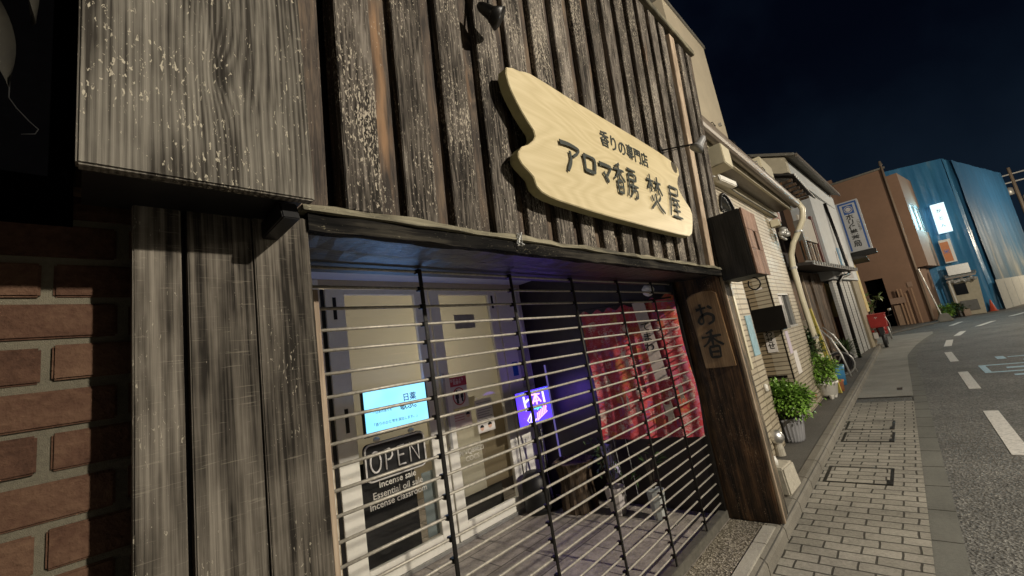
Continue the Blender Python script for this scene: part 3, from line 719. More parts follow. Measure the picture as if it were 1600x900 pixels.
# ---- plate with お香 on the post
pl = thing('name_plate', (3.99, 1.33, -.34), 'small varnished wooden plate with two brushed characters on the dark post', 'sign')
mb = MB(); mb.prism([(3.998,y,z) for y, z in [(1.485,.30),(1.47,.325),(1.42,.345),(1.33,.352),(1.25,.34),(1.215,.315),(1.205,.0),(1.195,-.345),(1.30,-.348),(1.455,-.345),(1.47,.0)]], (-.018,0,0)); mb.build('board', M['plate'], pl, bevel=.003)
mb = MB(); brush(mb, 'o', (3.9785, 1.435, .04), .17, .20, (0,-1,0), (0,0,1), .024, .003); mb.build('brushed_character', M['ink'], pl)
mb = MB(); brush(mb, 'kou', (3.9785, 1.435, -.26), .19, .25, (0,-1,0), (0,0,1), .022, .003)
mb.build('brushed_character', M['ink'], pl)

# ---- dark wooden lantern box hanging at the corner
lb = thing('hanging_box', (4.25, .98, .38), 'black wooden box with reddish slotted side hung on the right corner of the facade', 'box')
MB().box(4.0, 4.45, .865, 1.135, .40, 1.0).build('body', M['blackwood'], lb, bevel=.006)
mb = MB(); mb.box(4.006, 4.448, .845, .862, .40, .63); mb.box(4.006, 4.448, .845, .862, .81, 1.0); mb.box(4.006, 4.22, .845, .862, .632, .808); mb.box(4.30, 4.448, .845, .862, .632, .808); mb.build('front_panel', M['boxside'], lb, bevel=.002); MB().box(4.20,4.32,.863,.8645,.60,.83).build('slot', M['black'], lb)
mb = MB(); mb.tube([(4.28, .96, .40)]+[(4.28+.0*i, .96-.05*math.sin(i*.6), .40-.06+.055*math.cos(i*.6)) for i in range(1, 10)], .007, 8); mb.build('hook', M['iron'], lb, smooth=True)

# ================================================================== THINGS IN THE PORCH
# monitor inside glass
mo = thing('monitor', (2.0, 3.6, -.47), 'bright cyan monitor screen standing behind the bars on the left door', 'screen')
MB().box(1.715, 2.395, 3.575, 3.60, -.435, -.03).build('housing', M['iron'], mo, bevel=.004)
q = NT('screen_glow'); q.col((.02,.02,.02)); vv = q.coord(rnd=False)
nn = q.noise(vv, 2.0, 2, .5); cc = q.ramp(nn, [(.3,(.20,.66,.98)),(.7,(.38,.80,1.0))]); q.l(cc, q.b.inputs['Emission Color']); q.b.inputs['Emission Strength'].default_value = 1.5
MB().box(1.735, 2.375, 3.571, 3.574, -.415, -.05).build('display', q.m, mo)
text('日薬\n歌ぶ。', .075, plain('screen_ink', (.05,.05,.25), .6), mo, (2.19, 3.569, -.20), (1,0,0), (0,0,1), 'screen_text', .0006, .012)
text('「香りのひと雫を演出します。」', .032, plain('screen_ink_small', (.05,.2,.25), .6), mo, (2.03, 3.569, -.345), (1,0,0), (0,0,1), 'screen_text', .0006)
text('ー日本の香りを', .028, plain('screen_ink_side', (.08,.3,.35), .6), mo, (1.90, 3.569, -.24), (1,0,0), (0,0,1), 'screen_text', .0006)
def glow(name, loc, tgt, e, col, sx_, sy_):
    l = bpy.data.lights.new(name, 'AREA'); l.energy = e; l.color = col; l.shape = 'RECTANGLE'; l.size = sx_; l.size_y = sy_
    o = bpy.data.objects.new(name, l); o.location = (loc[0], loc[1], loc[2]+H); d = Vector(tgt)-Vector(loc); o.rotation_euler = d.to_track_quat('-Z', 'Y').to_euler(); C.objects.link(o)
glow('monitor_light', (2.05, 3.555, -.22), (2.05, 2.4, .75), 5, (.18,.38,1.0), .62, .34)
# neon OPEN board (unlit)
ne = thing('open_sign', (2.0, 3.59, -.85), 'unlit white tube OPEN sign on a black board under the cyan screen', 'sign')
def rrect(x0, x1, z0, z1, r, y, n=5):
    out = []
    for cx, cz, a0 in [(x1-r,z1-r,0),(x0+r,z1-r,90),(x0+r,z0+r,180),(x1-r,z0+r,270)]:
        for i in range(n+1):
            a = math.radians(a0+90*i/n); out.append((cx+r*math.cos(a), y, cz+r*math.sin(a)))
    return out
xa, xb, za, zb = 1.70, 2.29, -.80, -.50
mb = MB(); mb.prism(rrect(xa-.01, xb+.01, za-.01, zb+.01, .05, 3.585), (0,.012,0)); mb.build('backboard', M['black'], ne)
T = M['tube'] = plain('neon_tube', (.75,.73,.70), .25, .05)
mb = MB(); rr = rrect(xa, xb, za, zb, .05, 3.572); mb.tube(rr+[rr[0], rr[1]], .008, 8); mb.build('tube_border', T, ne, smooth=True)
def tl(pts, r=.0085): mb.tube([(x, 3.572, z) for x, z in pts], r, 8)
mb = MB(); mb.tube([(1.79+.048*math.cos(a*.3927), 3.572, -.65+.085*math.sin(a*.3927)) for a in range(18)], .0085, 8)
tl([(1.885,-.735),(1.885,-.565),(1.925,-.568),(1.95,-.59),(1.952,-.63),(1.93,-.655),(1.90,-.658)])
tl([(2.075,-.572),(2.01,-.572),(2.008,-.65),(2.01,-.732),(2.078,-.732)]); tl([(2.015,-.65),(2.065,-.65)])
tl([(2.13,-.735),(2.132,-.57),(2.22,-.732),(2.222,-.568)])
mb.build('tube_letters', T, ne, smooth=True)
for x in (1.82, 2.17): MB().lathe((x, 3.58, -.49), [(.005,0),(.028,.012),(.030,.03),(.012,.045)], 12).build('suction_cup', M['white'], ne, smooth=True)
# vinyl lettering on glass
vt = thing('vinyl_lettering', (2.0, 3.638, -1.05), 'white English vinyl lettering on the glass under the OPEN sign', 'lettering')
for k, w_ in enumerate(['Incense sale', 'Essential oil sale', 'Incense classroom']):
    text(w_, .078, M['white'], vt, (2.02, 3.638, -.855-.080*k), (1,0,0), (0,0,1), 'text_line', .0004, .008)
vt = thing('vinyl_lettering', (2.9, 3.638, -.95), 'pale blocky vinyl lettering low on the right door glass', 'lettering')
for k, w_ in enumerate(['PPVQ89EZI', 'COCS']):
    text(w_, .07, M['white'], vt, (2.90, 3.638, -.84-.07*k), (1,0,0), (0,0,1), 'text_line', .0004, .004)
# notices on the right door
def notice(name, x0, x1, z0, z1, y, mat, label):
    t = thing(name, ((x0+x1)/2, y, z0), label, 'notice')
    MB().box(x0, x1, y, y+.002, z0, z1).build('sheet', mat, t); return t
n1 = notice('warning_notice', 2.70, 2.945, -.38, -.055, 3.632, M['paper'], 'white warning notice with red band and red circled silhouettes on the door glass')
MB().box(2.69, 2.95, 3.629, 3.6315, -.155, -.06).build('red_band', M['redprint'], n1)
text('防犯カメラ\n設置中', .036, M['paper'], n1, (2.82, 3.628, -.107), (1,0,0), (0,0,1), 'lettering', .0004, .01, line=.8)
mb = MB(); mb.tube([(2.825+.078*math.cos(a*.2618), 3.629, -.262+.088*math.sin(a*.2618)) for a in range(26)], .006, 6); mb.build('red_ring', M['redprint'], n1)
mb = MB()
for cx, s in ((2.80,1.0),(2.865,.8)):
    mb.prism([(cx+a*s, 3.6312, -.265+b*s) for a, b in [(-.022,.03),(-.012,.035),(-.016,.055),(-.008,.07),(.008,.07),(.014,.055),(.010,.035),(.024,.03),(.022,-.02),(.014,-.02),(.014,-.07),(-.012,-.07),(-.014,-.02),(-.024,-.02)]], (0,-.001,0))
mb.build('silhouette', M['ink'], n1)
n2 = notice('mask_notice', 2.715, 2.955, -.575, -.42, 3.632, plain('pinkish_paper', (.72,.60,.54), .7, .06), 'pinkish notice with a small drawn face, under the warning notice')
n3 = notice('printed_notice', 3.025, 3.275, -.70, -.345, 3.632, M['paper'], 'white printed notice with lines of text and two drawn faces')
mb = MB()
for k in range(8): mb.box(3.045, 3.255-.02*(k%3), 3.6295, 3.6315, -.385-.026*k, -.379-.026*k)
mb.build('text_lines', plain('grey_print', (.25,.22,.22), .7), n3)
SK = plain('drawn_skin', (.62,.38,.28), .7); 
def face(parent, x, z, r, rot=0):
    mb = MB(); mb.prism([(x+r*math.cos(a*.5236), 3.6308, z+r*1.1*math.sin(a*.5236)) for a in range(12)], (0,-.001,0)); mb.build('drawn_face', SK, parent)
    mb = MB(); mb.prism([(x+r*1.08*math.cos(a*.5236), 3.6295, z+r*.15+r*1.05*math.sin(a*.5236)) for a in range(7)], (0,-.001,0)); mb.build('drawn_hair', M['ink'], parent)
face(n2, 2.91, -.47, .026); face(n3, 3.08, -.65, .026); face(n3, 3.20, -.64, .028)
mb = MB()
for k in range(3): mb.box(2.73, 2.86, 3.6295, 3.6315, -.455-.026*k, -.450-.026*k)
mb.build('text_lines', M['redprint'], n2)
n4 = notice('blue_sticker', 3.70, 3.79, -.17, .0, 3.627, plain('blue_print', (.02,.12,.35), .5), 'small blue sticker on the white panel right of the doors')
n5 = notice('grey_sticker', 2.905, 3.20, .46, .62, 3.632, plain('grey_sticker', (.30,.29,.25), .6, .2, scale=20), 'small grey landscape sticker high on the right door glass')
# papers/tube high up at wall end
n6 = notice('printed_sheet', 3.83, 4.03, -.33, .15, 3.622, plain('grey_sheet', (.42,.40,.38), .6, .2, scale=30), 'grey printed sheet on the wall panel above the glowing sign')
mb = MB(); mb.tube([(3.93,3.60,.93),(3.93,3.60,.22)], .03, 10); tag(mb.build('rolled_sheet', M['white'], None, smooth=True), 'white rolled sheet hanging beside the right end of the doors', 'roll')
# glowing LED board on stand
led = thing('led_board', (3.72, 3.38, F), 'glowing blue handwritten menu board on a black stand by the doors', 'sign')
ex = Vector((.99,.08,0)).normalized(); nrm = Vector((ex.y,-ex.x,0)); c0 = Vector((3.65,3.33,-.54))
q = NT('led_glow'); q.col((.01,.01,.03)); v = q.coord(rnd=False); a = q.noise(v, 3, 2, .5); cc = q.ramp(a, [(.3,(.03,.06,1.0)),(.7,(.16,.04,1.0))]); q.l(cc, q.b.inputs['Emission Color']); q.b.inputs['Emission Strength'].default_value = 1.6
mb = MB(); mb.obox(c0, ex*.30, nrm*.012, Vector((0,0,.19))); mb.build('panel', q.m, led)
def ls(pts, col, st, w=.012, nm='glow_stroke'):
    m_ = M.get(nm+str(col)) or M.setdefault(nm+str(col), emit('glow_'+str(len(M)), col, st))
    mb = MB(); mb.tube([tuple(c0+ex*a+Vector((0,0,b))+nrm*.02) for a, b in pts], w, 6); mb.build('glow_stroke', m_, led)
P1 = (.75,.65,1.0); P2 = (1.0,.45,.9); P3 = (.1,.8,.9); P4 = (1.0,.3,.6)
ls([(-.20,.14),(-.185,-.01),(-.11,.005)], P1, 2.0); ls([(-.19,.07),(-.12,.10)], P1, 2.0)
ls([(-.06,.14),(.10,.13)], P2, 2.0, .009); ls([(.02,.16),(.03,.02)], P2, 2.0, .009); ls([(.02,.13),(-.05,.04)], P2, 2.0, .009); ls([(.03,.13),(.11,.04)], P2, 2.0, .009); ls([(-.01,.06),(.07,.06)], P2, 2.0, .009)
ls([(.17,.15),(.18,.02)], P1, 2.0)
ls([(-.03,-.02),(.01,-.01),(.02,-.035),(.06,-.01),(.1,-.03)], P3, 1.6, .009)
ls([(.14,-.01),(.15,-.04)], P4, 2.0, .008); ls([(.18,-.0),(.19,-.04)], P4, 2.0, .008)
for i in range(6): ls([(.0+i*.035,-.14+.012*i),(.01+i*.035,-.07+.012*i)], P2, 2.0, .007)
ls([(-.01,-.15),(.2,-.085)], P2, 2.0, .006)
ls([(-.10,-.05),(-.19,-.12),(-.15,-.16),(-.05,-.15),(-.03,-.13)], P1, 1.6, .006); ls([(-.1,-.05),(-.14,-.15)], P1, 1.6, .006)
for i in range(16): ls([(-.25+i*.033,.172),(-.245+i*.033,.173)], (.3,.7,1.0), 3.0, .006)
mb = MB(); mb.obox(c0-nrm*.02, ex*.305, nrm*.006, Vector((0,0,.195))); mb.tube([tuple(c0+Vector((0,0,-.2))-nrm*.02), (3.78,3.36,F+.03)], .014, 8); mb.obox(Vector((3.78,3.36,F+.02)), (.15,0,0), (0,.12,0), (0,0,.015)); mb.tube([(3.55,3.25,F+.1),(3.72,3.36,-.8)], .01, 6)
mb.build('stand', M['iron'], led)
# aluminium frame edge right of the board; its violet light is painted as emission
es = MB().box(4.035, 4.05, 3.40, 3.415, -1.2, -.1).build('frame_edge_glow', emit('frame_edge_emission', (.35,.28,.9), .3)); tag(es, 'thin aluminium frame edge beside the glowing board, violet light painted on as glow', 'frame edge')
pll = bpy.data.lights.new('violet_fill_light', 'POINT'); pll.energy = 2.4; pll.color = (.22,.10,1.0); pll.shadow_soft_size = .12  # added point light that spreads violet over the porch wall
plo = bpy.data.objects.new('violet_fill_light', pll); plo.location = (3.80, 3.05, -.45+H); C.objects.link(plo)
# red printed cloth hanging on the right porch wall
cl = thing('noren_cloth', (3.93, 2.05, -.97), 'red patterned cloth hanging inside the grille on the right porch wall', 'cloth')
q = NT('red_pattern_cloth'); v = q.coord((1,7,9), False)
vo = q.n('ShaderNodeTexVoronoi', feature='F1'); vo.inputs['Scale'].default_value = 1.5; q.l(q.coord((1,9,5.5), False), vo.inputs['Vector']); spc = q.n('ShaderNodeSeparateColor'); q.l(vo.outputs['Color'], spc.inputs[0])
blob = q.ramp(vo.outputs['Distance'], [(.26, 1.0), (.36, 0.0)])
pick = q.ramp(spc.outputs[0], [(.0,(.50,.16,.26)),(.3,(.66,.54,.50)),(.45,(.10,.12,.35)),(.58,(.55,.30,.08)),(.72,(.60,.12,.14)),(.9,(.66,.58,.50))], 'CONSTANT')
n0 = q.noise(q.coord((1,26,40), False), 1, 3, .6, 1.5); n0r = q.ramp(n0, [(.45, 0.0), (.53, 1.0)])
c = q.mix(q.math('MULTIPLY', q.math('ADD', q.math('MULTIPLY', blob, .45), q.math('MULTIPLY', n0r, .55)), .9), (.50,.045,.055), pick)
q.col(c); q.rough(.8)
mb = MB(); nx = 60; nz_ = 24
vs = []
for i in range(nx+1):
    y = 2.56-.98*i/nx
    for j in range(nz_+1):
        t = j/nz_; top = .39-.07*math.sin(i/nx*math.pi)*.3+.02*math.sin(i*.7); z = top+(-.94-top)*t
        vs.append((3.955-.17*(1-i/nx)+.014*math.sin(i*.62+.4*math.sin(j*.2))*(.4+.6*t)+.02*math.sin(i*.21), y+.02*math.sin(j*.3)*t, z))
mb.add(vs, [(i*(nz_+1)+j, i*(nz_+1)+j+1, (i+1)*(nz_+1)+j+1, (i+1)*(nz_+1)+j) for i in range(nx) for j in range(nz_)])
mb.build('cloth', q.m, cl, smooth=True)
mb = MB(); mb.quad((3.862,1.98,.38),(3.882,1.86,.38),(3.875,1.78,-.40),(3.855,1.90,-.40)); mb.build('white_band', plain('cream_cloth', (.60,.50,.44), .8, .15), cl)
text('て\nま\nわ', .10, M['ink'], cl, (3.862, 1.89, .02), (.18,-1,0), (0,0,1), 'band_lettering', .0005, .01)
for (py, pz, s_) in [(2.25,-.62,1.0),(1.85,-.72,1.1),(1.72,-.55,1.0)]:   # little printed figures
    mb = MB()
    mb.prism([(3.955-.17*(1-(2.56-py)/.98)-.022, py+a*s_, pz+b*s_) for a, b in [(-.03,.12),(-.015,.08),(.02,.08),(.045,.11),(.035,.06),(.03,.03),(.055,.0),(.02,-.02),(.03,-.09),(.0,-.08),(-.02,-.03),(-.04,-.06),(-.035,.02),(-.045,.05)]], (-.001,0,0))
    mb.build('printed_figure', plain('cream_print', (.62,.52,.40), .8, .2, scale=30), cl)
mb = MB(); mb.tube([(3.78,2.6,.43),(3.93,1.6,.36)], .008, 6); mb.build('rod', M['iron'], cl)
# crumpled bag hung at top
random.seed(5)
def blob(c, rx, ry, rz, n=10, seedj=.15):
    vs = []; fs = []
    for i in range(n+1):
        ph = math.pi*i/n
        for k in range(n*2):
            t = math.pi*k/n; j = 1+random.uniform(-seedj, seedj)
            vs.append((c[0]+rx*math.sin(ph)*math.cos(t)*j, c[1]+ry*math.sin(ph)*math.sin(t)*j, c[2]+rz*math.cos(ph)*(1+random.uniform(-seedj,seedj)*.5)))
    for i in range(n):
        for k in range(n*2): fs.append((i*2*n+k, i*2*n+(k+1)%(2*n), (i+1)*2*n+(k+1)%(2*n), (i+1)*2*n+k))
    return vs, fs
mb = MB(); mb.add(*blob((3.86,1.78,.47), .035,.06,.06)); tag(mb.build('crumpled_bag', M['white'], None), 'crumpled white bag tucked at the top of the red cloth', 'bag')
# tree-stump planter
mb = MB(); random.seed(9)
pr_ = [(.20,0),(.19,.12),(.17,.25),(.175,.36),(.20,.46),(.225,.50),(.20,.505),(.17,.44)]
wob = lambda k, z: 1+.05*math.sin(k*2.1)+.04*math.sin(k*5.3+z*9)
mb.lathe((3.78,3.02,F), pr_, 40, wob); st = mb.build('tree_stump', weathered('bark', (.02,.013,.008), (.075,.05,.03), (.16,.11,.07), 0, ringf=4, knot=False, bstr=1), None); tag(st, 'hollow tree stump stool on the porch floor below the glowing board', 'stump')
mb = MB(); mb.lathe((3.55,3.42,F), [(.13,0),(.16,.05),(.15,.35),(.10,.42)], 20); tag(mb.build('dark_jar', M['black'], None, smooth=True), 'round black jar on the porch floor by the wall panel', 'jar')
# leaf helper
def leafquad(mb, p, d, up, l, w):
    d = d.normalized(); s = d.cross(up); s = s.normalized() if s.length > .01 else Vector((1,0,0)); n = s.cross(d)
    a = p; b = p+d*l*.5+s*w*.5+n*l*.06; c = p+d*l-n*l*.1; e = p+d*l*.5-s*w*.5+n*l*.06; mdl = p+d*l*.5
    mb.add([tuple(a), tuple(b), tuple(c), tuple(e), tuple(mdl)], [(0,1,4),(1,2,4),(2,3,4),(3,0,4)])
def bush(c, rx, ry, rz, n, ls_, lw, seed, droop=.2, stems=12, low=-.5):
    random.seed(seed); lv = MB(); stb = MB(); c = Vector(c)
    for k in range(stems):
        a = random.uniform(0, 2*math.pi); e = c+Vector((rx*.8*math.cos(a)*random.random(), ry*.8*math.sin(a)*random.random(), rz*random.uniform(.2,.8)))
        b = c+Vector((rx*.15*math.cos(a), ry*.15*math.sin(a), -rz)); stb.tube([tuple(b), tuple(b.lerp(e,.5)+Vector((0,0,.02))), tuple(e)], [.006,.004,.002], 5)
    cl_ = []
    for k in range(max(8, n//26)):
        d = Vector((random.gauss(0,1), random.gauss(0,1), random.gauss(.2,1))).normalized(); r = random.uniform(.45,1.02)
        if d.z < low: d.z = abs(d.z)*.3
        cl_.append(c+Vector((d.x*rx*r, d.y*ry*r, d.z*rz*r)))
    for k in range(n):
        q = random.choice(cl_); p = q+Vector((random.gauss(0,rx*.17), random.gauss(0,ry*.17), random.gauss(0,rz*.15)))
        d = (p-c).normalized()+Vector((random.uniform(-.7,.7), random.uniform(-.7,.7), random.uniform(-.6,.5)-droop))
        s = random.uniform(.7,1.25); leafquad(lv, p, d, Vector((random.uniform(-.4,.4), random.uniform(-.4,.4), 1)), ls_*s, lw*s)
    return lv, stb
def potted(name, potmb, potmat, c, r, n, l, w, seed, label, cat='potted plant', leafm=None, group=None, smooth=True, low=-.5):
    t = thing(name, (c[0], c[1], F), label, cat, group)
    potmb.build('pot', potmat, t, smooth=smooth)
    lv, stb = bush(c, r[0], r[1], r[2], n, l, w, seed, low=low); lv.build('foliage', leafm or M['leaf'], t); stb.build('stem', M['soil'], t)
    return t
# small plants standing in the porch
mb = MB(); mb.lathe((3.78,2.55,F), [(.07,0),(.095,.20),(.10,.26),(.085,.25),(.08,.18)], 8, lambda k, z: 1+.08*(k%2)); potted('potted_vine', mb, plain('white_bag_pot', (.50,.46,.44), .6, .15), (3.78,2.58,-1.12), (.15,.2,.26), 90, .05, .024, 21, 'thin leafy plant in a crumpled white bag pot on the porch floor', leafm=M['leafdark'], smooth=False)
mb = MB(); mb.lathe((3.80,2.12,F), [(.055,0),(.075,.18),(.08,.26),(.07,.25)], 8, lambda k, z: 1+.08*(k%2)); potted('potted_vine', mb, plain('grey_bag_pot', (.42,.44,.42), .5, .2), (3.80,2.14,-1.18), (.09,.13,.20), 30, .09, .035, 23, 'broad-leaved plant in a pale pot beside the grille on the porch floor', smooth=False, leafm=M['leafdark'])
mb = MB(); mb.prism([(3.93,2.72,-1.0),(3.93,2.60,-1.02),(3.90,2.52,-1.32),(3.90,2.60,-1.36)], (-.05,0,0)); tag(mb.build('paper_bag', plain('lilac_bag', (.45,.42,.60), .7), None), 'pale lilac paper bag hanging low on the dark porch wall', 'bag')
for y in (2.50, 2.36): tag(MB().tube([(3.85,y,-.85),(3.845,y-.01,-1.1),(3.85,y-.02,-1.5)], .004, 5).build('plant_cane', M['galv'], None), 'thin pale cane in front of the red cloth, ' + ('left one' if y > 2.45 else 'right one'), 'cane')

# ================================================================== BRICK WALL at far left
bw = thing('brick_wall', (-.4, 1.3, G), 'red brick wall with thick mortar joints at the left edge of the shop', 'wall')
random.seed(11); mb = MB(); pitch = .0895; z = .284+pitch*3-.0*pitch; row = 0; zz = .284+pitch*4
rows = []
k = 0
while zz-pitch*k > G:
    zt = zz-pitch*k-.007; zb_ = zt-pitch+.016
    off = -.045+(.115 if k % 2 == 0 else 0)
    x = off-.23*8
    while x < .24:
        if x+.215 > -2.0:
            j = random.uniform(-.003,.003)
            mb.box(x+.009+random.uniform(-.003,.003), x+.221+random.uniform(-.003,.003), 1.28+random.uniform(-.003,.003), 1.36, max(zb_,G)+j, zt+j)
        x += .23
    k += 1
mb.build('bricks', M['brick'], bw, bevel=.004)
MB().box(-2.2, .25, 1.289, 1.5, G, .66).build('mortar', M['mortar'], bw)
fa = thing('eave_board', (-.6, 1.0, .45), 'black eave hanging over the brick wall at the left edge', 'eave')
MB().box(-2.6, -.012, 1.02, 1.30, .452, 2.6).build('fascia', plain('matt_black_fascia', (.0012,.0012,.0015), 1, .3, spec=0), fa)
# drooping leaves and tendril in front of the eave
LEAFA = [(-.100,.90,.69), (-.079,.90,.535)]; LEAFB = [(-.066,.90,.80), (-.055,.90,.665)]
TEND = [(-.079,.90,.538),(-.079,.90,.52),(-.071,.90,.505),(-.058,.90,.487),(-.048,.90,.476),(-.051,.90,.467),(-.065,.90,.462)]
cp = thing('climbing_plant', (-.08, .9, .7), 'drooping leaves, dimness put into their colour, with a thin curled tendril at the top left edge', 'plant')
def bigleaf(mb, base, tip, w, nrm_):
    b = Vector(base); t_ = Vector(tip); d = t_-b; s = d.cross(Vector(nrm_)).normalized(); vs = []; fs = []; N = 10
    for i in range(N+1):
        u = i/N; ww = w*math.sin(math.pi*min(1, u*.9+.08))**.7*(1-u**4); p = b+d*u
        vs += [tuple(p-s*ww), tuple(p+Vector(nrm_)*-.012), tuple(p+s*ww)]
    for i in range(N): fs += [(3*i,3*i+1,3*i+4,3*i+3),(3*i+1,3*i+2,3*i+5,3*i+4)]
    mb.add(vs, fs)
mb = MB(); bigleaf(mb, LEAFA[0], LEAFA[1], .016, (0,-1,0)); bigleaf(mb, LEAFB[0], LEAFB[1], .009, (.5,-1,0)); mb.build('leaf', plain('dim_leaf', (.012,.010,.005), .9, .4), cp, smooth=True)  # near-black colours carry the weak light on leaves and tendril
mb = MB(); mb.tube(TEND, .0008, 6); mb.build('tendril', plain('dim_stem', (.003,.003,.003), .9), cp, smooth=True)

# ================================================================== TILED HOUSE next door
tb = thing('tiled_house', (7.2, 1.6, F), 'beige tile-clad low house with brown gutter right beside the timber shop', 'building')
yt = 1.60
MB().box(4.35, 6.50, yt, 1.85, F, 2.30).build('front_wall', M['tilex'], tb)
MB().box(8.10, 10.0, yt, 1.85, F, -.20).build('front_wall', M['tilex'], tb)
MB().box(8.10, 8.50, yt, 1.85, -.198, .43).build('front_wall', M['tilex'], tb)
MB().box(9.45, 10.0, yt, 1.85, -.198, .43).build('front_wall', M['tilex'], tb)
MB().box(6.502, 10.0, yt, 1.85, .95, 2.30).build('front_wall', M['tilex'], tb)
MB().box(8.10, 10.0, yt, 1.85, .432, .948).build('front_wall', M['tilex'], tb)
MB().box(8.10, 8.35, 1.852, 3.2, F, .948).build('side_wall', M['tiley'], tb)
MB().box(6.35, 6.50, 1.852, 3.2, F, .948).build('side_wall', M['tiley'], tb)
MB().box(6.50, 8.10, 3.0, 3.1, F, 1.2).build('entrance_wall', M['tilex'], tb)
MB().box(4.35, 10.0, 1.87, 6.0, .96, 2.28).build('upper_block', M['wallbeige'], tb)
MB().box(8.098, 8.104, 1.61, 1.63, F, .94).build('corner_joint', M['iron'], tb)
# front window
w = MB(); w.box(8.50, 9.45, 1.66, 1.69, -.198, .43); wo_ = w.build('window', M['darkglass'], tb)
fr = MB(); fr.box(8.50, 9.45, 1.61, 1.66, .40, .43); fr.box(8.50, 9.45, 1.585, 1.66, -.20, -.165); fr.box(8.50, 8.53, 1.61, 1.66, -.163, .398); fr.box(9.42, 9.45, 1.61, 1.66, -.163, .398); fr.box(8.95, 8.98, 1.63, 1.66, -.163, .398)
fr.build('frame', M['galv'], wo_)
MB().box(8.55, 8.93, 1.64, 1.655, .0, .38).build('pane_film', M['paper'], wo_)
# arched vent opening high on the wall
mb = MB(); mb.prism([(6.72+.36*math.cos(a*.2618), 1.598, 1.62+.33*math.sin(a*.2618)) for a in range(13)], (0,-.006,0)); vn = mb.build('arched_window', M['darkglass'], tb)
mb = MB(); mb.tube([(6.72+.36*math.cos(a*.2618), 1.585, 1.62+.33*math.sin(a*.2618)) for a in range(13)], .02, 6); mb.build('frame', M['iron'], vn, smooth=True)
# roof edge: soffit, fascia, gutter
MB().box(4.45, 10.05, 1.28, 1.60, 2.14, 2.16).build('soffit', M['gutterm'], tb)
MB().box(4.45, 10.05, 1.24, 1.278, 2.10, 2.24).build('fascia', M['cream'], tb)
MB().box(4.45, 10.05, 1.50, 1.598, 2.04, 2.13).build('soffit_trim', M['cream'], tb)
mb = MB(); mb.prism([(4.45, 1.235-.075+.075*math.cos(a*.3927+math.pi), 2.20+.075*math.sin(a*.3927+math.pi)) for a in range(9)]+[(4.45,1.235,2.235),(4.45,1.085,2.235)], (5.65,0,0)); mb.build('gutter', M['gutterm'], tb)
MB().hexa([(4.4,1.10,2.245),(10.1,1.10,2.245),(10.1,3.2,2.30),(4.4,3.2,2.30)], [(4.4,1.10,2.27),(10.1,1.10,2.27),(10.1,3.2,2.95),(4.4,3.2,2.95)]).build('roof', M['rooftile'], tb)
mb = MB()
for x in [4.9+ i*.75 for i in range(7)]: mb.tube([(x,1.24,2.25),(x,1.08,2.26),(x,1.06,2.2)], .006, 5)
mb.build('gutter_bracket', M['iron'], tb)
mb = MB(); mb.tube([(4.55,1.32,2.0),(7.0,1.50,2.02),(9.9,1.5,2.02)], .012, 6); mb.build('cable', M['iron'], tb)
# upper floor of pale render rising behind
ub = thing('rendered_block', (9.2, 2.05, 2.3), 'tall plain beige rendered block rising above the tiled house into the night sky', 'building')
mb = MB(); mb.hexa([(7.95,2.05,2.3),(10.35,2.05,2.3),(10.35,6,2.3),(7.95,6,2.3)], [(7.95,2.05,6.62),(10.35,2.05,6.62),(10.35,6,6.62),(7.95,6,6.62)]); mb.build('wall', M['wallbeige'], ub)
mb = MB(); mb.box(7.90,10.40,2.02,6.05,6.622,6.70); mb.build('parapet', M['roofgrey'], ub)
mb = MB(); mb.box(7.6,7.948,2.3,6,2.3,5.0); mb.box(9.05,9.40,1.98,2.048,2.3,4.0); mb.build('stepped_bay', M['wallbeige'], ub)
mb = MB(); mb.prism([(9.75,2.048,4.35),(9.83,2.048,4.35),(9.79,2.048,4.43)], (0,-.05,0)); mb.build('vent_hood', M['galv'], ub)
# boxes and camera under the eave
jb = MB().box(4.72, 5.02, 1.02, 1.24, 1.70, 1.93).build('junction_box', M['cream'], None, bevel=.008); tag(jb, 'cream square junction box at the roof edge beside the timber facade', 'box')
scm = thing('security_camera', (5.7, 1.35, 1.8), 'white bullet security camera under the cream junction box', 'camera')
mb = MB(); mb.obox((5.75,1.30,1.82), (.17,-.045,-.035), (.012,.04,0), (0,.0,.038)); mb.build('housing', M['white'], scm, bevel=.01)
mb = MB(); mb.obox((5.935,1.25,1.78), (.012,-.004,-.003), (.01,.034,0), (0,0,.03)); mb.build('lens', M['darkglass'], scm)
mb = MB(); mb.tube([(5.60,1.34,1.86),(5.60,1.45,1.95),(5.62,1.59,1.97)], .014, 8); mb.tube([(5.45,1.3,1.9),(5.4,1.28,1.78),(5.5,1.3,1.76),(5.6,1.34,1.86)], .006, 6); mb.build('bracket', M['galv'], scm, smooth=True)
ac = thing('rooftop_box', (8.6, 1.55, 2.3), 'cream air conditioner unit standing behind the gutter on the tiled roof', 'air conditioner')
MB().box(8.9, 9.9, 1.35, 1.75, 2.50, 3.05).build('body', M['cream'], ac, bevel=.01)
mb = MB()
for i in range(9): mb.box(8.892, 8.898, 1.40, 1.70, 2.56+.05*i, 2.58+.05*i)
mb.build('vent', M['galv'], ac)
mb = MB(); mb.box(9.0,9.08,1.37,1.73,2.33,2.498); mb.box(9.7,9.78,1.37,1.73,2.33,2.498); mb.build('foot', M['iron'], ac)
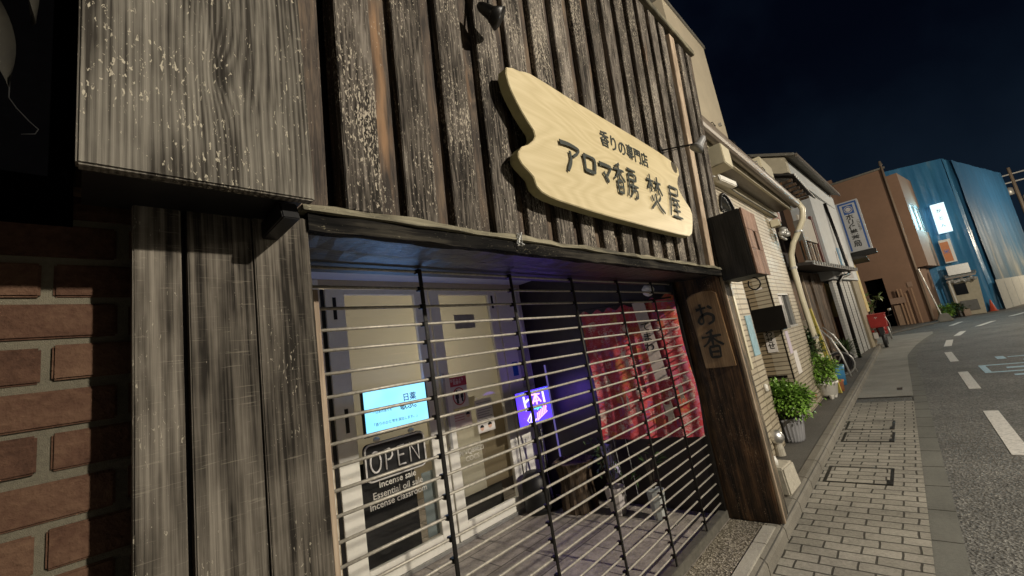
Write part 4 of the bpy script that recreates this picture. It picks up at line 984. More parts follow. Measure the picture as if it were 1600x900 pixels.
# cream duct swan-neck
du = thing('duct_pipe', (10.2, 1.5, F), 'cream curved duct swinging round the gutter end and down the tiled house', 'pipe')
P_ = [(10.18,1.62,2.20),(10.18,1.50,2.34),(10.19,1.30,2.38),(10.2,1.14,2.28),(10.2,1.08,2.08),(10.2,1.13,1.88),(10.2,1.26,1.66),(10.2,1.40,1.45),(10.2,1.49,1.22),(10.2,1.52,.95),(10.2,1.52,.3),(10.2,1.50,-.5),(10.2,1.48,-1.3),(10.2,1.48,F)]
sm = []
for a, b in zip(P_, P_[1:]):
    for t_ in (0, .5): sm.append(tuple(Vector(a).lerp(Vector(b), t_)))
MB().tube(sm+[P_[-1]], .054, 12).build('duct', M['pipe'], du, smooth=True)
mb = MB()
for p in (6, 9, 11): q = P_[p]; mb.tube([(q[0],q[1],q[2]-.02),(q[0],q[1],q[2]+.02)], .07, 12)
mb.build('clamp', M['galv'], du)
mt = thing('meter_cluster', (9.7, 1.5, 1.3), 'cluster of metal meters and elbows at the end of the tiled wall under the gutter', 'meter')
random.seed(4); mb = MB()
mb.box(9.55,9.75,1.44,1.59,1.78,1.92); mb.build('bracket_box', M['cream'], mt, bevel=.01)
mb = MB()
for k in range(5): c = (9.62+.1*k, 1.45-.03*(k%2), 1.62+.05*(k%3)); mb.lathe(c, [(.03,-.05),(.06,-.03),(.065,.03),(.03,.05)], 12)
mb.tube([(9.6,1.5,1.6),(9.7,1.44,1.5),(9.9,1.45,1.52),(9.95,1.55,1.6)], .022, 8); mb.build('meter_body', M['galv'], mt, smooth=True)
# black hood lamp, sign and papers on the side face (x = 8.1)
hd = thing('hood_lamp', (8.0, 1.7, -.2), 'black folded metal hood mounted over the small white shop plate', 'awning')
mb = MB(); mb.hexa([(7.80,1.46,-.19),(8.09,1.46,-.19),(8.09,1.96,-.19),(7.80,1.96,-.19)], [(8.0,1.49,.20),(8.09,1.49,.20),(8.09,1.94,.20),(8.0,1.94,.20)]); mb.build('hood', M['iron'], hd)
mb = MB(); mb.box(8.06,8.09,1.965,1.99,-.10,.42); mb.build('bracket', M['iron'], hd)
ps = thing('shop_plate', (8.09, 1.83, -.55), 'small white plate with brushed kana under the black hood', 'sign')
MB().box(8.085, 8.097, 1.73, 1.88, -.55, -.21).build('board', M['paper'], ps)
text('わ\nせ\nせ', .115, M['ink'], ps, (8.083, 1.805, -.35), (0,-1,0), (0,0,1), 'lettering', .0008, .02, line=.9)
tag(MB().box(8.07, 8.097, 1.70, 2.05, -.98, -.94).build('door_slot_plate', M['iron'], None), 'black horizontal slot plate low on the tan tiled face', 'slot')
tag(MB().box(8.092, 8.098, 1.72, 1.82, .52, .56).build('name_strip', M['paper'], None), 'tiny white name strip high on the tan tiled face', 'label')
tag(MB().box(6.15, 6.42, 1.588, 1.598, -.44, .10).build('poster', M['paperblue'], None), 'faded pale blue poster on the narrow tiled strip', 'poster')
def sheet(x0, x1, z0, z1, mat, label): 
    t = MB().box(x0, x1, 1.590, 1.598, z0, z1).build('poster', mat, None); tag(t, label, 'poster'); return t
sheet(8.22, 8.44, -.62, -.24, M['paperlilac'], 'pale lilac notice below the front window of the tiled house')
sheet(8.42, 8.72, -.98, -.60, M['paper'], 'white notice below the lilac one on the tiled wall')
tag(MB().box(8.10, 8.5, 1.580, 1.598, -.205, -.19).build('sill_strip', M['paperblue'], None), 'thin pale ledge under the front window of the tiled house', 'ledge')
tag(MB().lathe((6.20,1.58,-.86), [(.015,-.05),(.03,-.03),(.03,.03),(.015,.05)], 12).build('wall_tap', M['white'], None, smooth=True), 'small white fitting on the narrow tiled strip above the silver ball', 'fitting')
# potted shrub, ball, block, planter
mb = MB(); mb.lathe((6.74,1.56,F), [(.135,0),(.145,.02),(.185,.27),(.20,.28),(.20,.31),(.175,.31),(.165,.26)], 48, lambda k, z: 1.0+(.035 if k % 2 else 0)*(1 if z < .36 else 0))
potted('potted_shrub', mb, plain('ribbed_grey_pot', (.24,.24,.25), .5, .15), (6.76,1.54,-1.15), (.30,.30,.25), 5200, .058, .032, 31, 'round bright green shrub in a ribbed grey pot against the tiled house', smooth=False)
bl = thing('silver_ball', (6.0, 1.55, F), 'shiny silver ball on a stone peg behind the wooden post', 'ball')
mb = MB(); mb.add(*blob((6.0,1.56,-1.43), .09,.09,.088, 14, 0)); mb.build('ball', M['silver'], bl, smooth=True)
MB().lathe((6.0,1.56,F), [(.06,0),(.055,.08),(.04,.14)], 14).build('peg', M['stone'], bl)
mb = MB(); mb.hexa([(4.62,1.20,F+.003),(5.0,1.18,F+.003),(5.0,1.48,F+.003),(4.62,1.50,F+.003)], [(4.64,1.22,-1.40),(4.97,1.20,-1.41),(4.97,1.47,-1.40),(4.64,1.48,-1.39)]); tag(mb.build('stone_block', M['stone'], None, bevel=.015), 'pale rough stone block at the foot of the wooden post beside the kerb', 'stone')
tag(MB().lathe((4.72,1.30,-1.40), [(.03,0),(.035,.05),(.02,.09)], 10).build('bottle_cap_jar', M['white'], None, smooth=True), 'tiny white jar standing on the pale stone block', 'jar')
mb = MB(); mb.lathe((9.95,1.52,F+.05), [(.10,0),(.17,.03),(.205,.22),(.225,.23),(.225,.26),(.19,.26),(.18,.2)], 24)
pw = potted('planter', mb, M['white'], (10.0,1.62,-1.14), (.42,.34,.30), 1600, .075, .04, 37, 'white footed planter with leafy green shrub beyond the tiled house', smooth=True)
mb = MB()
for a in range(4): mb.tube([(9.95+.12*math.cos(a*1.57+.6), 1.52+.12*math.sin(a*1.57+.6), F), (9.95+.13*math.cos(a*1.57+.6), 1.52+.13*math.sin(a*1.57+.6), F+.07)], [.03,.045], 8)
mb.build('foot', M['white'], pw)
mb = MB(); mb.lathe((10.6,1.70,F), [(.12,0),(.15,.22),(.16,.24),(.14,.24)], 18); potted('potted_shrub', mb, M['soil'], (10.25,1.66,-.72), (.38,.26,.42), 1100, .075, .038, 41, 'tall loose green shrub rising behind the white planter', leafm=M['leafdark'])
mb = MB(); mb.lathe((9.3,1.70,F), [(.09,0),(.11,.16),(.12,.18),(.10,.18)], 18); potted('potted_shrub', mb, M['terracotta'], (9.55,1.66,-1.30), (.16,.13,.25), 360, .055, .03, 43, 'small trailing light-green plant at the corner between tiled house and white planter', leafm=M['leaf'])
mb = MB(); mb.lathe((10.75,1.42,F), [(.08,0),(.10,.18),(.115,.19),(.115,.22),(.095,.22)], 18); tag(mb.build('flowerpot', M['terracotta'], None, smooth=True), 'orange terracotta pot just beyond the white planter', 'pot')
mb = MB(); mb.lathe((11.6,1.52,F), [(.15,0),(.17,.3),(.19,.42),(.17,.42)], 20); tag(mb.build('bucket', M['bluepl'], None, smooth=True), 'bright blue plastic bucket behind the terracotta pot', 'bucket')
# leaning boards and hoses
mb = MB(); mb.hexa([(10.45,1.36,F),(10.50,1.46,F),(10.52,1.45,F),(10.47,1.35,F)], [(10.45,1.46,.08),(10.50,1.56,.08),(10.52,1.55,.08),(10.47,1.45,.08)]); t = mb.build('banner_board', M['yellow'], None); tag(t, 'narrow yellow banner board leaning beside the cream duct', 'banner')
mb = MB(); mb.hexa([(11.6,1.45,F),(11.7,1.72,F),(11.74,1.71,F),(11.64,1.44,F)], [(11.6,1.60,-.15),(11.7,1.87,-.15),(11.74,1.86,-.15),(11.64,1.59,-.15)]); tag(mb.build('leaning_board', plain('cream_panel', (.50,.44,.34), .7, .1), None), 'plain cream panel leaning behind the yellow banner board', 'panel')
bk = thing('folded_cart', (13.0, 1.45, F), 'folded grey metal cart with curved tubes leaning by the plants', 'cart')
mb = MB()
mb.tube([(12.4,1.35,F+.05),(12.5,1.42,-1.1),(12.6,1.55,-.7),(12.7,1.72,-.45),(12.8,1.85,-.42)], .022, 8); mb.tube([(13.2,1.30,F+.05),(13.2,1.38,-1.1),(13.2,1.55,-.65),(13.2,1.72,-.42)], .02, 8); mb.tube([(12.5,1.42,-1.1),(13.2,1.75,F+.1)], .016, 8)
mb.tube([(13.0,1.55+.28*math.cos(a*.35), -1.34+.28*math.sin(a*.35)) for a in range(19)], .015, 6)
mb.build('tube_frame', M['galv'], bk, smooth=True)
mb = MB(); mb.tube([(12.9,1.52+.22*math.cos(a*.35), -1.30+.22*math.sin(a*.35)) for a in range(19)], .03, 6); mb.build('wheel', M['rubber'], bk, smooth=True)
# spiky dark plant against the boards
def fronds(t, c, n, ln, seed, mat, w=.04):
    random.seed(seed); mb = MB()
    for k in range(n):
        a = random.uniform(0, 6.28); e = random.uniform(.4, 1.3); L_ = ln*random.uniform(.7, 1.1)
        d = Vector((math.cos(a)*math.cos(e), math.sin(a)*math.cos(e), math.sin(e))); s = d.cross(Vector((0,0,1))).normalized(); p = Vector(c); vs = []; N = 6
        for i in range(N+1):
            u = i/N; q = p+d*L_*u-Vector((0,0,1))*L_*.5*u*u; ww = w*(1-u)*.6+.003; vs += [tuple(q-s*ww), tuple(q+s*ww)]
        mb.add(vs, [(2*i,2*i+1,2*i+3,2*i+2) for i in range(N)])
    mb.build('fronds', mat, t)
sp_ = thing('spiky_plant', (14.6, 1.6, F), 'dark spiky-leaved plant beside the pale corrugated shutter', 'plant')
fronds(sp_, (14.6,1.55,-1.25), 60, .95, 5, M['leafdark']); MB().lathe((14.6,1.6,F), [(.16,0),(.2,.35),(.18,.36)], 16).build('pot', M['black'], sp_)

# ================================================================== OLD HOUSE with white upper wall
oh = thing('old_house', (16.5, 1.7, F), 'old two-storey house with white upper wall, tiled canopy and pale ribbed shutter', 'building')
D = Vector((7.7,-.55)).normalized(); Nn = Vector((-D.y, D.x))*1.0   # along the street, and inward (+y)
O0 = Vector((12.5, 1.95))
def TL(s, t, z): p = O0+D*s+Nn*t; return (p.x, p.y, z)
def hb(s0, s1, t0, t1, z0, z1, name, mat, parent=None, bevel=0):
    mb = MB(); mb.T = TL; mb.box(s0, s1, t0, t1, z0, z1); return mb.build(name, mat, parent or oh, bevel=bevel)
hb(-.3, 4.7, .25, .35, F, 1.2, 'board_wall', M['brownboards'])
for s in (.6, 2.0, 2.9): hb(s, s+.07, .20, .248, F, 1.1, 'batten', M['barewood'] if s == 2.0 else M['brownboards'])
hb(4.75, 7.9, .02, .12, F, .92, 'metal_shutter', M['shutterm'])
mb = MB(); mb.T = TL
for s in (5.55, 6.45, 7.3): mb.box(s, s+.035, .005, .018, F, .92)
mb.build('shutter_seam', M['iron'], oh)
hb(7.95, 9.1, -.05, .4, F, 1.0, 'pillar', plain('tan_pillar', (.30,.25,.17), .8, .15))
hb(4.4, 8.75, -.12, .5, .94, 4.40, 'upper_wall', M['housewhite'])
hb(8.755, 8.85, -.125, .5, .92, 4.38, 'corner_trim', M['housewhite'])
hb(5.9, 8.0, -.128, -.121, 1.0, 1.95, 'lower_panel', plain('grey_pane', (.20,.20,.20), .3, .2))
hb(6.2, 6.75, -.14, -.129, 1.35, 2.1, 'blue_pane', plain('blue_pane', (.20,.42,.62), .3, .2))
hb(1.76, 4.38, .7, .8, 1.2, 4.1, 'recess_wall', plain('dark_recess', (.035,.02,.014), .8, .3))
hb(2.5, 4.35, -.02, .03, 2.15, 2.95, 'blank_board', plain('greyed_board', (.48,.44,.37), .7, .12))
hb(4.15, 4.39, -.04, .04, 1.5, 3.1, 'post', plain('oxblood_post', (.12,.035,.028), .6, .2))
for i in range(6): hb(2.0+i*.32, 2.14+i*.32, -.05, .0, 1.48, 2.08, 'railing', M['barewood'] if i % 2 else M['brownboards'])
hb(1.8, 4.3, -.06, .02, 1.42, 1.475, 'rail', M['brownboards'])
hb(2.05, 2.2, -.1, .05, 1.5, 2.7, 'column', plain('grey_strut', (.16,.15,.13), .6, .2))
mb = MB(); mb.T = TL
mb.hexa([(-.2,.75,1.34),(6.0,.75,1.34),(6.0,-.55,1.12),(-.2,-.55,1.12)], [(-.2,.75,1.42),(6.0,.75,1.42),(6.0,-.55,1.19),(-.2,-.55,1.19)]); mb.build('small_roof', M['rooftile'], oh)
mb = MB(); mb.T = TL
for i in range(22): mb.tube([(-.1+i*.28,-.57,1.175),(-.1+i*.28,-.40,1.22)], .045, 8)
mb.build('tile_ends', M['galv'], oh)
# canopy with tile ends, then main roof
mb = MB(); mb.T = lambda s, t, z: TL(s, t, z)
mb.hexa([(1.4,-.42,3.83),(7.2,.02,3.83),(7.2,.75,4.12),(1.4,.75,4.36)], [(1.4,-.42,3.88),(7.2,.02,3.88),(7.2,.75,4.20),(1.4,.75,4.44)]); mb.build('canopy', M['rooftile'], oh)
mb = MB(); mb.T = TL
for i in range(22): s = 1.5+i*.255; t_ = -.43+.44*(s-1.4)/5.8; mb.tube([(s,t_-.005,3.865),(s+.0,t_+.12,3.91)], .026, 8)
mb.build('canopy_tile_ends', M['galv'], oh)
for i in range(10):
    s = 1.6+i*.55; mb = MB(); mb.T = TL; mb.box(s, s+.06, -.32+.4*(s-1.4)/5.8, .6, 3.74, 3.82); mb.build('rafter', M['brownboards'], oh)
mb = MB(); mb.T = TL
mb.hexa([(1.4,-.56,4.38),(8.5,-.37,4.38),(8.5,4.5,6.66),(1.4,4.5,6.66)], [(1.4,-.56,4.46),(8.5,-.37,4.46),(8.5,4.5,6.78),(1.4,4.5,6.78)]); mb.build('main_roof', M['roofgrey'], oh)
mb = MB(); mb.T = TL
mb.hexa([(1.42,-.62,4.33),(8.5,-.43,4.33),(8.5,-.38,4.33),(1.42,-.57,4.33)], [(1.42,-.62,4.43),(8.5,-.43,4.43),(8.5,-.38,4.43),(1.42,-.57,4.43)]); mb.build('eave_gutter', M['gutterm'], oh)
mb = MB(); mb.T = TL
mb.prism([(1.50,-.30,4.0),(1.50,-.30,4.46),(1.50,4.2,6.5),(1.50,5.0,6.5),(1.50,5.0,4.25),(1.50,.7,4.25)], (.25,0,0)); mb.build('gable_wall', plain('pale_gable', (.50,.45,.33), .7, .12), oh)
mb = MB(); mb.T = TL
mb.hexa([(1.76,-.30,3.90),(8.74,-.126,3.90),(8.74,.1,3.90),(1.76,.1,3.90)], [(1.76,-.30,4.42),(8.74,-.126,4.42),(8.74,.1,4.42),(1.76,.1,4.42)]); mb.build('frieze_wall', M['housewhite'], oh)
mb = MB(); mb.T = TL; mb.tube([(6.45,-.16,3.82),(6.50,-.22,2.4),(6.55,-.24,1.25),(6.55,-.24,1.12),(5.9,-.26,1.06),(5.0,-.22,.98),(4.75,-.12,.8),(4.72,-.1,F)], .05, 8); mb.build('drainpipe', M['iron'], oh, smooth=True)
mb = MB(); mb.T = TL; mb.tube([(1.45,.2,4.6),(1.44,.9,4.75),(1.45,1.6,5.1)], .018, 6); mb.build('cable', M['iron'], oh)
hb(1.52, 1.70, .72, 5.0, 1.0, 4.24, 'dark_side_boards', M['brownboards'])
# reddish ribbed cistern between the roofs
mb = MB(); mb.lathe((11.4,2.1,2.2), [(.42,0),(.44,.55),(.42,.98),(.3,1.08)], 32, lambda k, z: 1+.03*(k%2)); tag(mb.build('ribbed_drum', plain('pinkish_ribbed', (.30,.17,.14), .6, .2), None), 'pinkish ribbed drum under the canopy behind the tiled roof', 'drum')

# thin yellow house beyond
yh = thing('yellow_house', (22.4, 1.9, F), 'narrow yellow wall squeezed between the old house and brown building', 'building')
MB().hexa([(21.8,1.25,-.35),(23.2,1.25,-.35),(23.2,5,-.35),(21.8,5,-.35)], [(21.8,1.25,1.75),(23.2,1.25,1.75),(23.2,5,1.75),(21.8,5,1.75)]).build('wall', plain('yellow_render', (.55,.42,.16), .7, .12), yh)
MB().box(21.75, 23.1, 1.32, 5, F, -.352).build('lower_wall', plain('rust_panel', (.22,.08,.04), .7, .25), yh)
mb = MB(); mb.hexa([(21.6,.75,1.78),(23.3,.75,1.70),(23.3,5,1.8),(21.6,5,1.8)], [(21.6,.75,1.84),(23.3,.75,1.76),(23.3,5,2.5),(21.6,5,2.5)]); mb.build('roof', M['rooftile'], yh)
# projecting clinic-style signboard
sb = thing('projecting_sign', (22.1, .9, 2.05), 'tall white projecting signboard with blue border and round emblem above the pavement', 'sign')
MB().box(22.0, 22.28, .50, 1.24, 2.12, 4.25).build('cabinet', plain('sign_white', (.62,.62,.62), .4, .06), sb, bevel=.01)
mb = MB(); BL = plain('sign_blue', (.03,.12,.42), .4, .1)
for y0, y1, z0, z1 in [(.56,.62,2.16,4.2),(1.12,1.18,2.16,4.2),(.621,1.119,4.13,4.2),(.70,1.04,3.70,4.08)]: mb.box(21.994, 21.999, y0, y1, z0, z1)
mb.build('blue_border', BL, sb)
mb = MB(); mb.tube([(21.985,.87+.13*math.cos(a*.2618), 3.89+.13*math.sin(a*.2618)) for a in range(26)], .014, 6); mb.prism([(21.99,.87+.09*math.cos(a*.524), 3.89+.09*math.sin(a*.524)) for a in range(12)], (-.004,0,0)); mb.build('emblem', M['paper'], sb)
text('ホ\nリ\n保\n養\n薬\n局', .27, M['ink'], sb, (21.99, .90, 2.98), (0,-1,0), (0,0,1), 'lettering', .002, .02, line=.85)
text('こ\nど\nも\nク', .12, M['ink'], sb, (21.99, .68, 3.15), (0,-1,0), (0,0,1), 'small_lettering', .002, .01)
MB().box(22.0, 22.3, .42, 1.30, 1.90, 2.1).build('base_shelf', M['iron'], sb)
mb = MB(); mb.tube([(22.1,1.24,3.9),(22.1,1.9,3.9)], .025, 6); mb.tube([(22.1,1.24,2.3),(22.1,1.9,2.3)], .025, 6); mb.build('bracket', M['iron'], sb)

# red-boxed delivery scooter seen from behind
sc = thing('delivery_scooter', (21.5, 1.05, F-.12), 'delivery scooter with a red rear box parked on the pavement, seen from behind', 'scooter')
mb = MB(); mb.hexa([(21.2,.80,-.98),(21.75,.80,-.98),(21.75,1.32,-.98),(21.2,1.32,-.98)], [(21.15,.76,-.50),(21.8,.76,-.50),(21.8,1.36,-.50),(21.15,1.36,-.50)]); bxo = mb.build('cargo_box', M['red'], sc, bevel=.03)
MB().box(21.13, 21.82, .745, 1.375, -.50, -.455).build('lid', M['red'], bxo, bevel=.015)
text('ヤ', .10, M['paper'], bxo, (21.14, 1.05, -.62), (0,-1,0), (0,0,1), 'emblem', .002, .02)
mb = MB(); mb.tube([(21.45+.24*math.cos(a*.2618), 1.0, -1.52+.24*math.sin(a*.2618)) for a in range(26)], .055, 10); mb.build('wheel', M['rubber'], sc, smooth=True)
mb = MB(); mb.box(21.25,21.7,.93,1.07,-1.24,-1.0); mb.prism([(21.16,.94,-1.3),(21.16,1.06,-1.3),(21.2,1.09,-1.0),(21.2,.91,-1.0)], (.04,0,0)); mb.build('rear_fender', M['rubber'], sc, bevel=.015)
mb = MB(); mb.box(21.8,22.9,.93,1.17,-1.3,-.95); mb.hexa([(22.75,.85,-1.35),(22.95,.85,-1.35),(22.95,1.2,-1.35),(22.75,1.2,-1.35)], [(22.85,.8,-.72),(23.0,.8,-.72),(23.0,1.25,-.72),(22.85,1.25,-.72)]); mb.build('body', M['red'], sc, bevel=.04)
mb = MB(); mb.box(21.85,22.5,.92,1.18,-.94,-.82); mb.build('seat', M['rubber'], sc, bevel=.04)
mb = MB(); mb.tube([(22.9+.24*math.cos(a*.2618), 1.03, -1.52+.24*math.sin(a*.2618)) for a in range(26)], .055, 10); mb.build('wheel', M['rubber'], sc, smooth=True)
mb = MB(); mb.tube([(22.85,.62,-.62),(22.9,1.03,-.7),(22.85,1.45,-.62)], .018, 8); mb.tube([(22.9,.72,-.64),(22.86,.66,-.42)], .01, 6); mb.tube([(22.9,1.35,-.64),(22.86,1.41,-.42)], .01, 6); mb.build('handlebar', M['iron'], sc, smooth=True)
for y in (.64, 1.43): MB().lathe((22.84,y,-.40), [(.02,-.05),(.06,-.03),(.06,.03),(.02,.05)], 12).build('mirror', M['galv'], sc, smooth=True)
mb = MB(); mb.tube([(21.4,.80,-1.0),(21.5,.78,-1.45),(21.9,.80,-1.5)], .03, 8); mb.tube([(21.35,.80,-.50),(21.4,.72,-.9),(21.6,.74,-1.3)], .015, 6); mb.build('carrier_tube', M['galv'], sc, smooth=True)
mb = MB(); mb.box(21.14,21.16,1.2,1.28,-1.14,-1.06); mb.box(21.14,21.16,.84,.90,-1.14,-1.06); mb.build('tail_light', plain('tail_red', (.4,.02,.02), .2), sc)
MB().box(21.12, 21.14, 1.12, 1.26, -1.38, -1.16).build('number_plate', M['paper'], sc)
# light green shrub behind the scooter
mb = MB(); mb.lathe((28.3,1.9,F), [(.25,0),(.3,.4),(.28,.42)], 16)
t = thing('broadleaf_plant', (28.3,1.9,F), 'light green broad-leaved plant standing in front of the dark garage opening', 'plant'); mb.build('pot', M['soil'], t)
random.seed(12); lv = MB(); stm = MB()
for k in range(30):
    a = random.uniform(0,6.28); e = Vector((28.3+.5*math.cos(a)*random.random(), 1.75+.75*math.sin(a)*random.random(), random.uniform(-.35,.35)))
    stm.tube([(28.3,1.9,F+.4), tuple(e)], [.02,.01], 5)
    for j in range(6): leafquad(lv, e, Vector((random.uniform(-1,1),random.uniform(-1,1),random.uniform(-.4,.7))), Vector((0,0,1)), .30, .2)
lv.build('leaves', M['leafpale'], t); stm.build('stem', M['soil'], t)

# ================================================================== BROWN BUILDING at the bend
bb = thing('brown_building', (38, 0, G), 'large brown rendered building at the bend with lit upper window and dark garage opening', 'building')
XA = 35.5
mb = MB(); mb.box(XA, 36.0, -.80, .84, G, 8.2); mb.build('wall', M['brownwall'], bb)
MB().box(XA, 36.0, 1.76, 9, G, 8.6).build('wall', M['brownwall'], bb)
MB().box(XA, 36.0, .842, 1.758, 1.40, 8.35).build('wall', M['brownwall'], bb)
MB().box(36.002, 36.05, .5, 2.2, G, 1.8).build('garage_dark_panel', plain('unlit_black', (.0015,.0015,.0015), 1, .2, spec=0), bb)  # black panel stands in for the unlit depth of the garage
mb = MB(); mb.hexa([(XA+.02,-.80,G),(36,-.80,G),(43.5,-1.6,G),(43.5,-1.3,G)], [(XA+.02,-.80,1.7),(36,-.80,1.7),(43.5,-1.6,1.7),(43.5,-1.3,1.7)]); 
mb = MB(); mb.hexa([(XA+.05,-.805,G),(36.6,-1.15,G),(41.6,-1.75,G),(41.6,8,G)], [(XA+.05,-.805,1.6),(36.6,-1.15,1.6),(41.6,-1.75,1.6),(41.6,8,1.6)]); mb.build('lower_wall', M['brownwall'], bb)
tz = 7.68; bz_ = 1.62
Ba = Vector((35.5,-1.37)); Bb = Vector((41.4,-2.38)); Bd = (Bb-Ba); Bi = Vector((-Bd.y, Bd.x)).normalized()
def bay(u0, u1, t0, t1, z0, z1): 
    a = Ba+Bd*u0; b = Ba+Bd*u1
    P0 = [(a+Bi*t0), (b+Bi*t0), (b+Bi*t1), (a+Bi*t1)]
    mb = MB(); mb.hexa([(p.x,p.y,z0) for p in P0], [(p.x,p.y,z1) for p in P0]); return mb
bay(0, 1, 0, 2.5, bz_, 3.95).build('upper_bay', M['brownwall2'], bb)
bay(0, 1, 0, 2.5, 5.75, tz).build('upper_bay', M['brownwall2'], bb)
bay(0, .10, 0, 2.5, 3.952, 5.748).build('upper_bay', M['brownwall2'], bb)
bay(.72, 1, 0, 2.5, 3.952, 5.748).build('upper_bay', M['brownwall2'], bb)
MB().box(XA, 36.5, -1.365, -.81, 1.62, 7.66).build('upper_bay', M['brownwall'], bb)
wn = bay(.10, .72, .12, .2, 3.952, 5.748).build('window', emit('lit_window', (.30,.66,.80), .5, (.1,.1,.1)), bb)
bay(.17, .24, .08, .118, 4.0, 5.7).build('lit_tube', emit('lit_tube', (.55,.9,1.0), 3.0), wn)
for u in (.10, .34, .54, .70): bay(u, u+.018, .02, .10, 3.955, 5.745).build('frame', M['galv'], wn)
bay(.105, .715, .02, .10, 5.62, 5.745).build('frame', M['galv'], wn)
bay(.37, .52, .09, .118, 4.0, 5.6).build('curtain', plain('window_curtain', (.5,.5,.45), .8), wn); bay(.57, .69, .09, .118, 4.0, 5.6).build('curtain', plain('window_dark', (.05,.06,.06), .5), wn)
MB().box(35.35, 35.5, -.95, 8.5, 8.2, 8.3).build('parapet', M['roofgrey'], bb)
pp = thing('corner_pipe', (35.3,-.78,G), 'thin pale pipe running up the corner of the brown building', 'pipe')
MB().tube([(35.35,-.80,G),(35.35,-.80,8.4)], .06, 8).build('pipe', plain('tan_pipe', (.34,.25,.18), .5, .15), pp, smooth=True)
MB().lathe((35.35,-.80,8.4), [(.05,0),(.10,.05),(.06,.3),(.03,.32)], 10).build('vent_cap', M['gutterm'], pp)
wp = thing('wrapped_guard', (35.0,-1.15,G), 'black and white striped guard wire running from the brown wall to the ground', 'guard')
for i in range(12):
    mb = MB()
    a = Vector((35.2,-.88,1.5)).lerp(Vector((34.9,-1.20,G)), i/12); b = Vector((35.2,-.88,1.5)).lerp(Vector((34.9,-1.20,G)), (i+1)/12)
    mb.tube([tuple(a), tuple(b)], .032, 8); mb.build('white_band' if i % 2 else 'grey_band', M['white'] if i % 2 else M['galv'], wp)
# boards, bench and posts against the brown wall
for (y0, z1, w_, lab) in [(.30,.55,.07,'slim timber post leaning on the brown wall, the one beside the garage opening'),(.14,.52,.07,'slim timber post next to the one nearest the garage opening'),(-.02,.2,.07,'third slim timber post on the brown wall'),(-.34,.45,.06,'single slim post standing midway along the brown wall')]:
    t = MB().box(35.15, 35.24, y0, y0+w_, G, z1).build('timber_post', plain('tan_post'+str(len(bpy.data.materials)), (.36,.22,.13), .7, .15), None); tag(t, lab, 'post', 'timber posts along the brown wall')
t = MB().box(35.1, 35.45, .12, .82, -.35, .02).build('wall_shelf', M['brownwall2'], None); tag(t, 'brown boxed shelf projecting low on the brown wall', 'shelf')
t = MB().box(35.25, 35.48, .16, .72, G, -.45).build('leaning_board', plain('tan_board', (.30,.2,.13), .8, .1), None); tag(t, 'tan board standing on the ground under the brown shelf', 'panel')
t = MB().box(35.44, 35.49, -.42, -.18, .55, .85).build('wall_hatch', M['brownwall2'], None); tag(t, 'small square hatch on the brown wall above the posts', 'hatch')
t = MB().hexa([(34.5,-1.6,G),(35.4,-1.6,G),(35.4,-.9,G),(34.5,-.9,G)], [(34.9,-1.45,G+.45),(35.3,-1.45,G+.45),(35.3,-1.1,G+.45),(34.9,-1.1,G+.45)]).build('concrete_footing', M['kerb'], None, bevel=.03); tag(t, 'rough concrete footing at the corner of the brown building', 'footing')
random.seed(77)
t = thing('round_bush', (37.2,-1.75,G), 'round olive-green clipped bush at the foot of the brown building', 'bush')
lv, stb = bush((36.6,-1.42,-1.30), .36,.36,.45, 1100, .10,.07, 8, low=-1); lv.build('foliage', M['leaf'], t); stb.build('stem', M['soil'], t)
t = thing('dark_bush', (38.8,-2.0,G), 'small dark bush beside the clipped olive-green one', 'bush')
lv, stb = bush((37.9,-1.95,-1.35), .5,.45,.4, 500, .16,.1, 18); lv.build('foliage', M['leafdark'], t); stb.build('stem', M['soil'], t)
t = MB().box(37.8, 39.4, -2.55, -2.25, G, -1.35).build('low_planter_wall', plain('pink_concrete', (.33,.25,.19), .8, .15), None, bevel=.02); tag(t, 'low pinkish planter wall in front of the dark bush', 'planter')
# far low verge line
struct(MB().hexa([(28.5,1.25,G),(34.4,-1.0,G),(35.4,-.9,G),(35.4,9,G)], [(28.5,1.25,G+.08),(34.4,-1.0,G+.08),(35.4,-.9,G+.08),(35.4,9,G+.08)]).build('verge_ground', M['verge'], org=(33,1,G)))

# ---- small shop front between brown and blue buildings
ss = thing('small_shop', (39.5,-3,G), 'small pale shop front with shiny awning squeezed beside the blue sheeted building', 'building')
MB().hexa([(38.7,-2.05,G),(38.7,-3.25,G),(39.3,-3.2,G),(39.3,-2.05,G)], [(38.7,-2.05,.5),(38.7,-3.4,.5),(39.3,-3.4,.5),(39.3,-2.05,.5)]).build('wall', plain('cream_shop_wall', (.42,.38,.28), .7, .15), ss)
MB().box(38.65, 38.698, -2.8, -2.25, -.45, .25).build('window', M['darkglass'], ss)
MB().box(38.62, 38.698, -3.05, -2.3, -1.5, -.85).build('cooler_unit', plain('dark_unit', (.10,.10,.09), .5, .2), ss)
mb = MB(); mb.hexa([(38.1,-2.0,.62),(38.1,-3.30,.62),(39.0,-3.45,.8),(39.0,-2.0,.8)], [(38.1,-2.0,.72),(38.1,-3.30,.72),(39.0,-3.45,.95),(39.0,-2.0,.95)]); mb.build('awning', M['gutterm'], ss)
random.seed(2); mb = MB()
for k in range(9): c = (38.3, -2.1-.14*k, .45+.06*math.sin(k*2.0)); mb.add(*blob(c, .09,.10,.12, 5, .3))
mb.build('plastic_bundle', M['galv'], ss)
MB().tube([(38.25,-2.1,.5),(38.3,-2.15,G)], .05, 8).build('drainpipe', M['white'], ss)
MB().box(38.5, 38.8, -3.2, -2.2, .85, 1.45).build('rooftop_unit', M['galv'], ss)
ls1 = thing('lit_sign', (39,-2.85,3.6), 'brightly lit white signboard hanging on the blue sheeted building', 'sign')
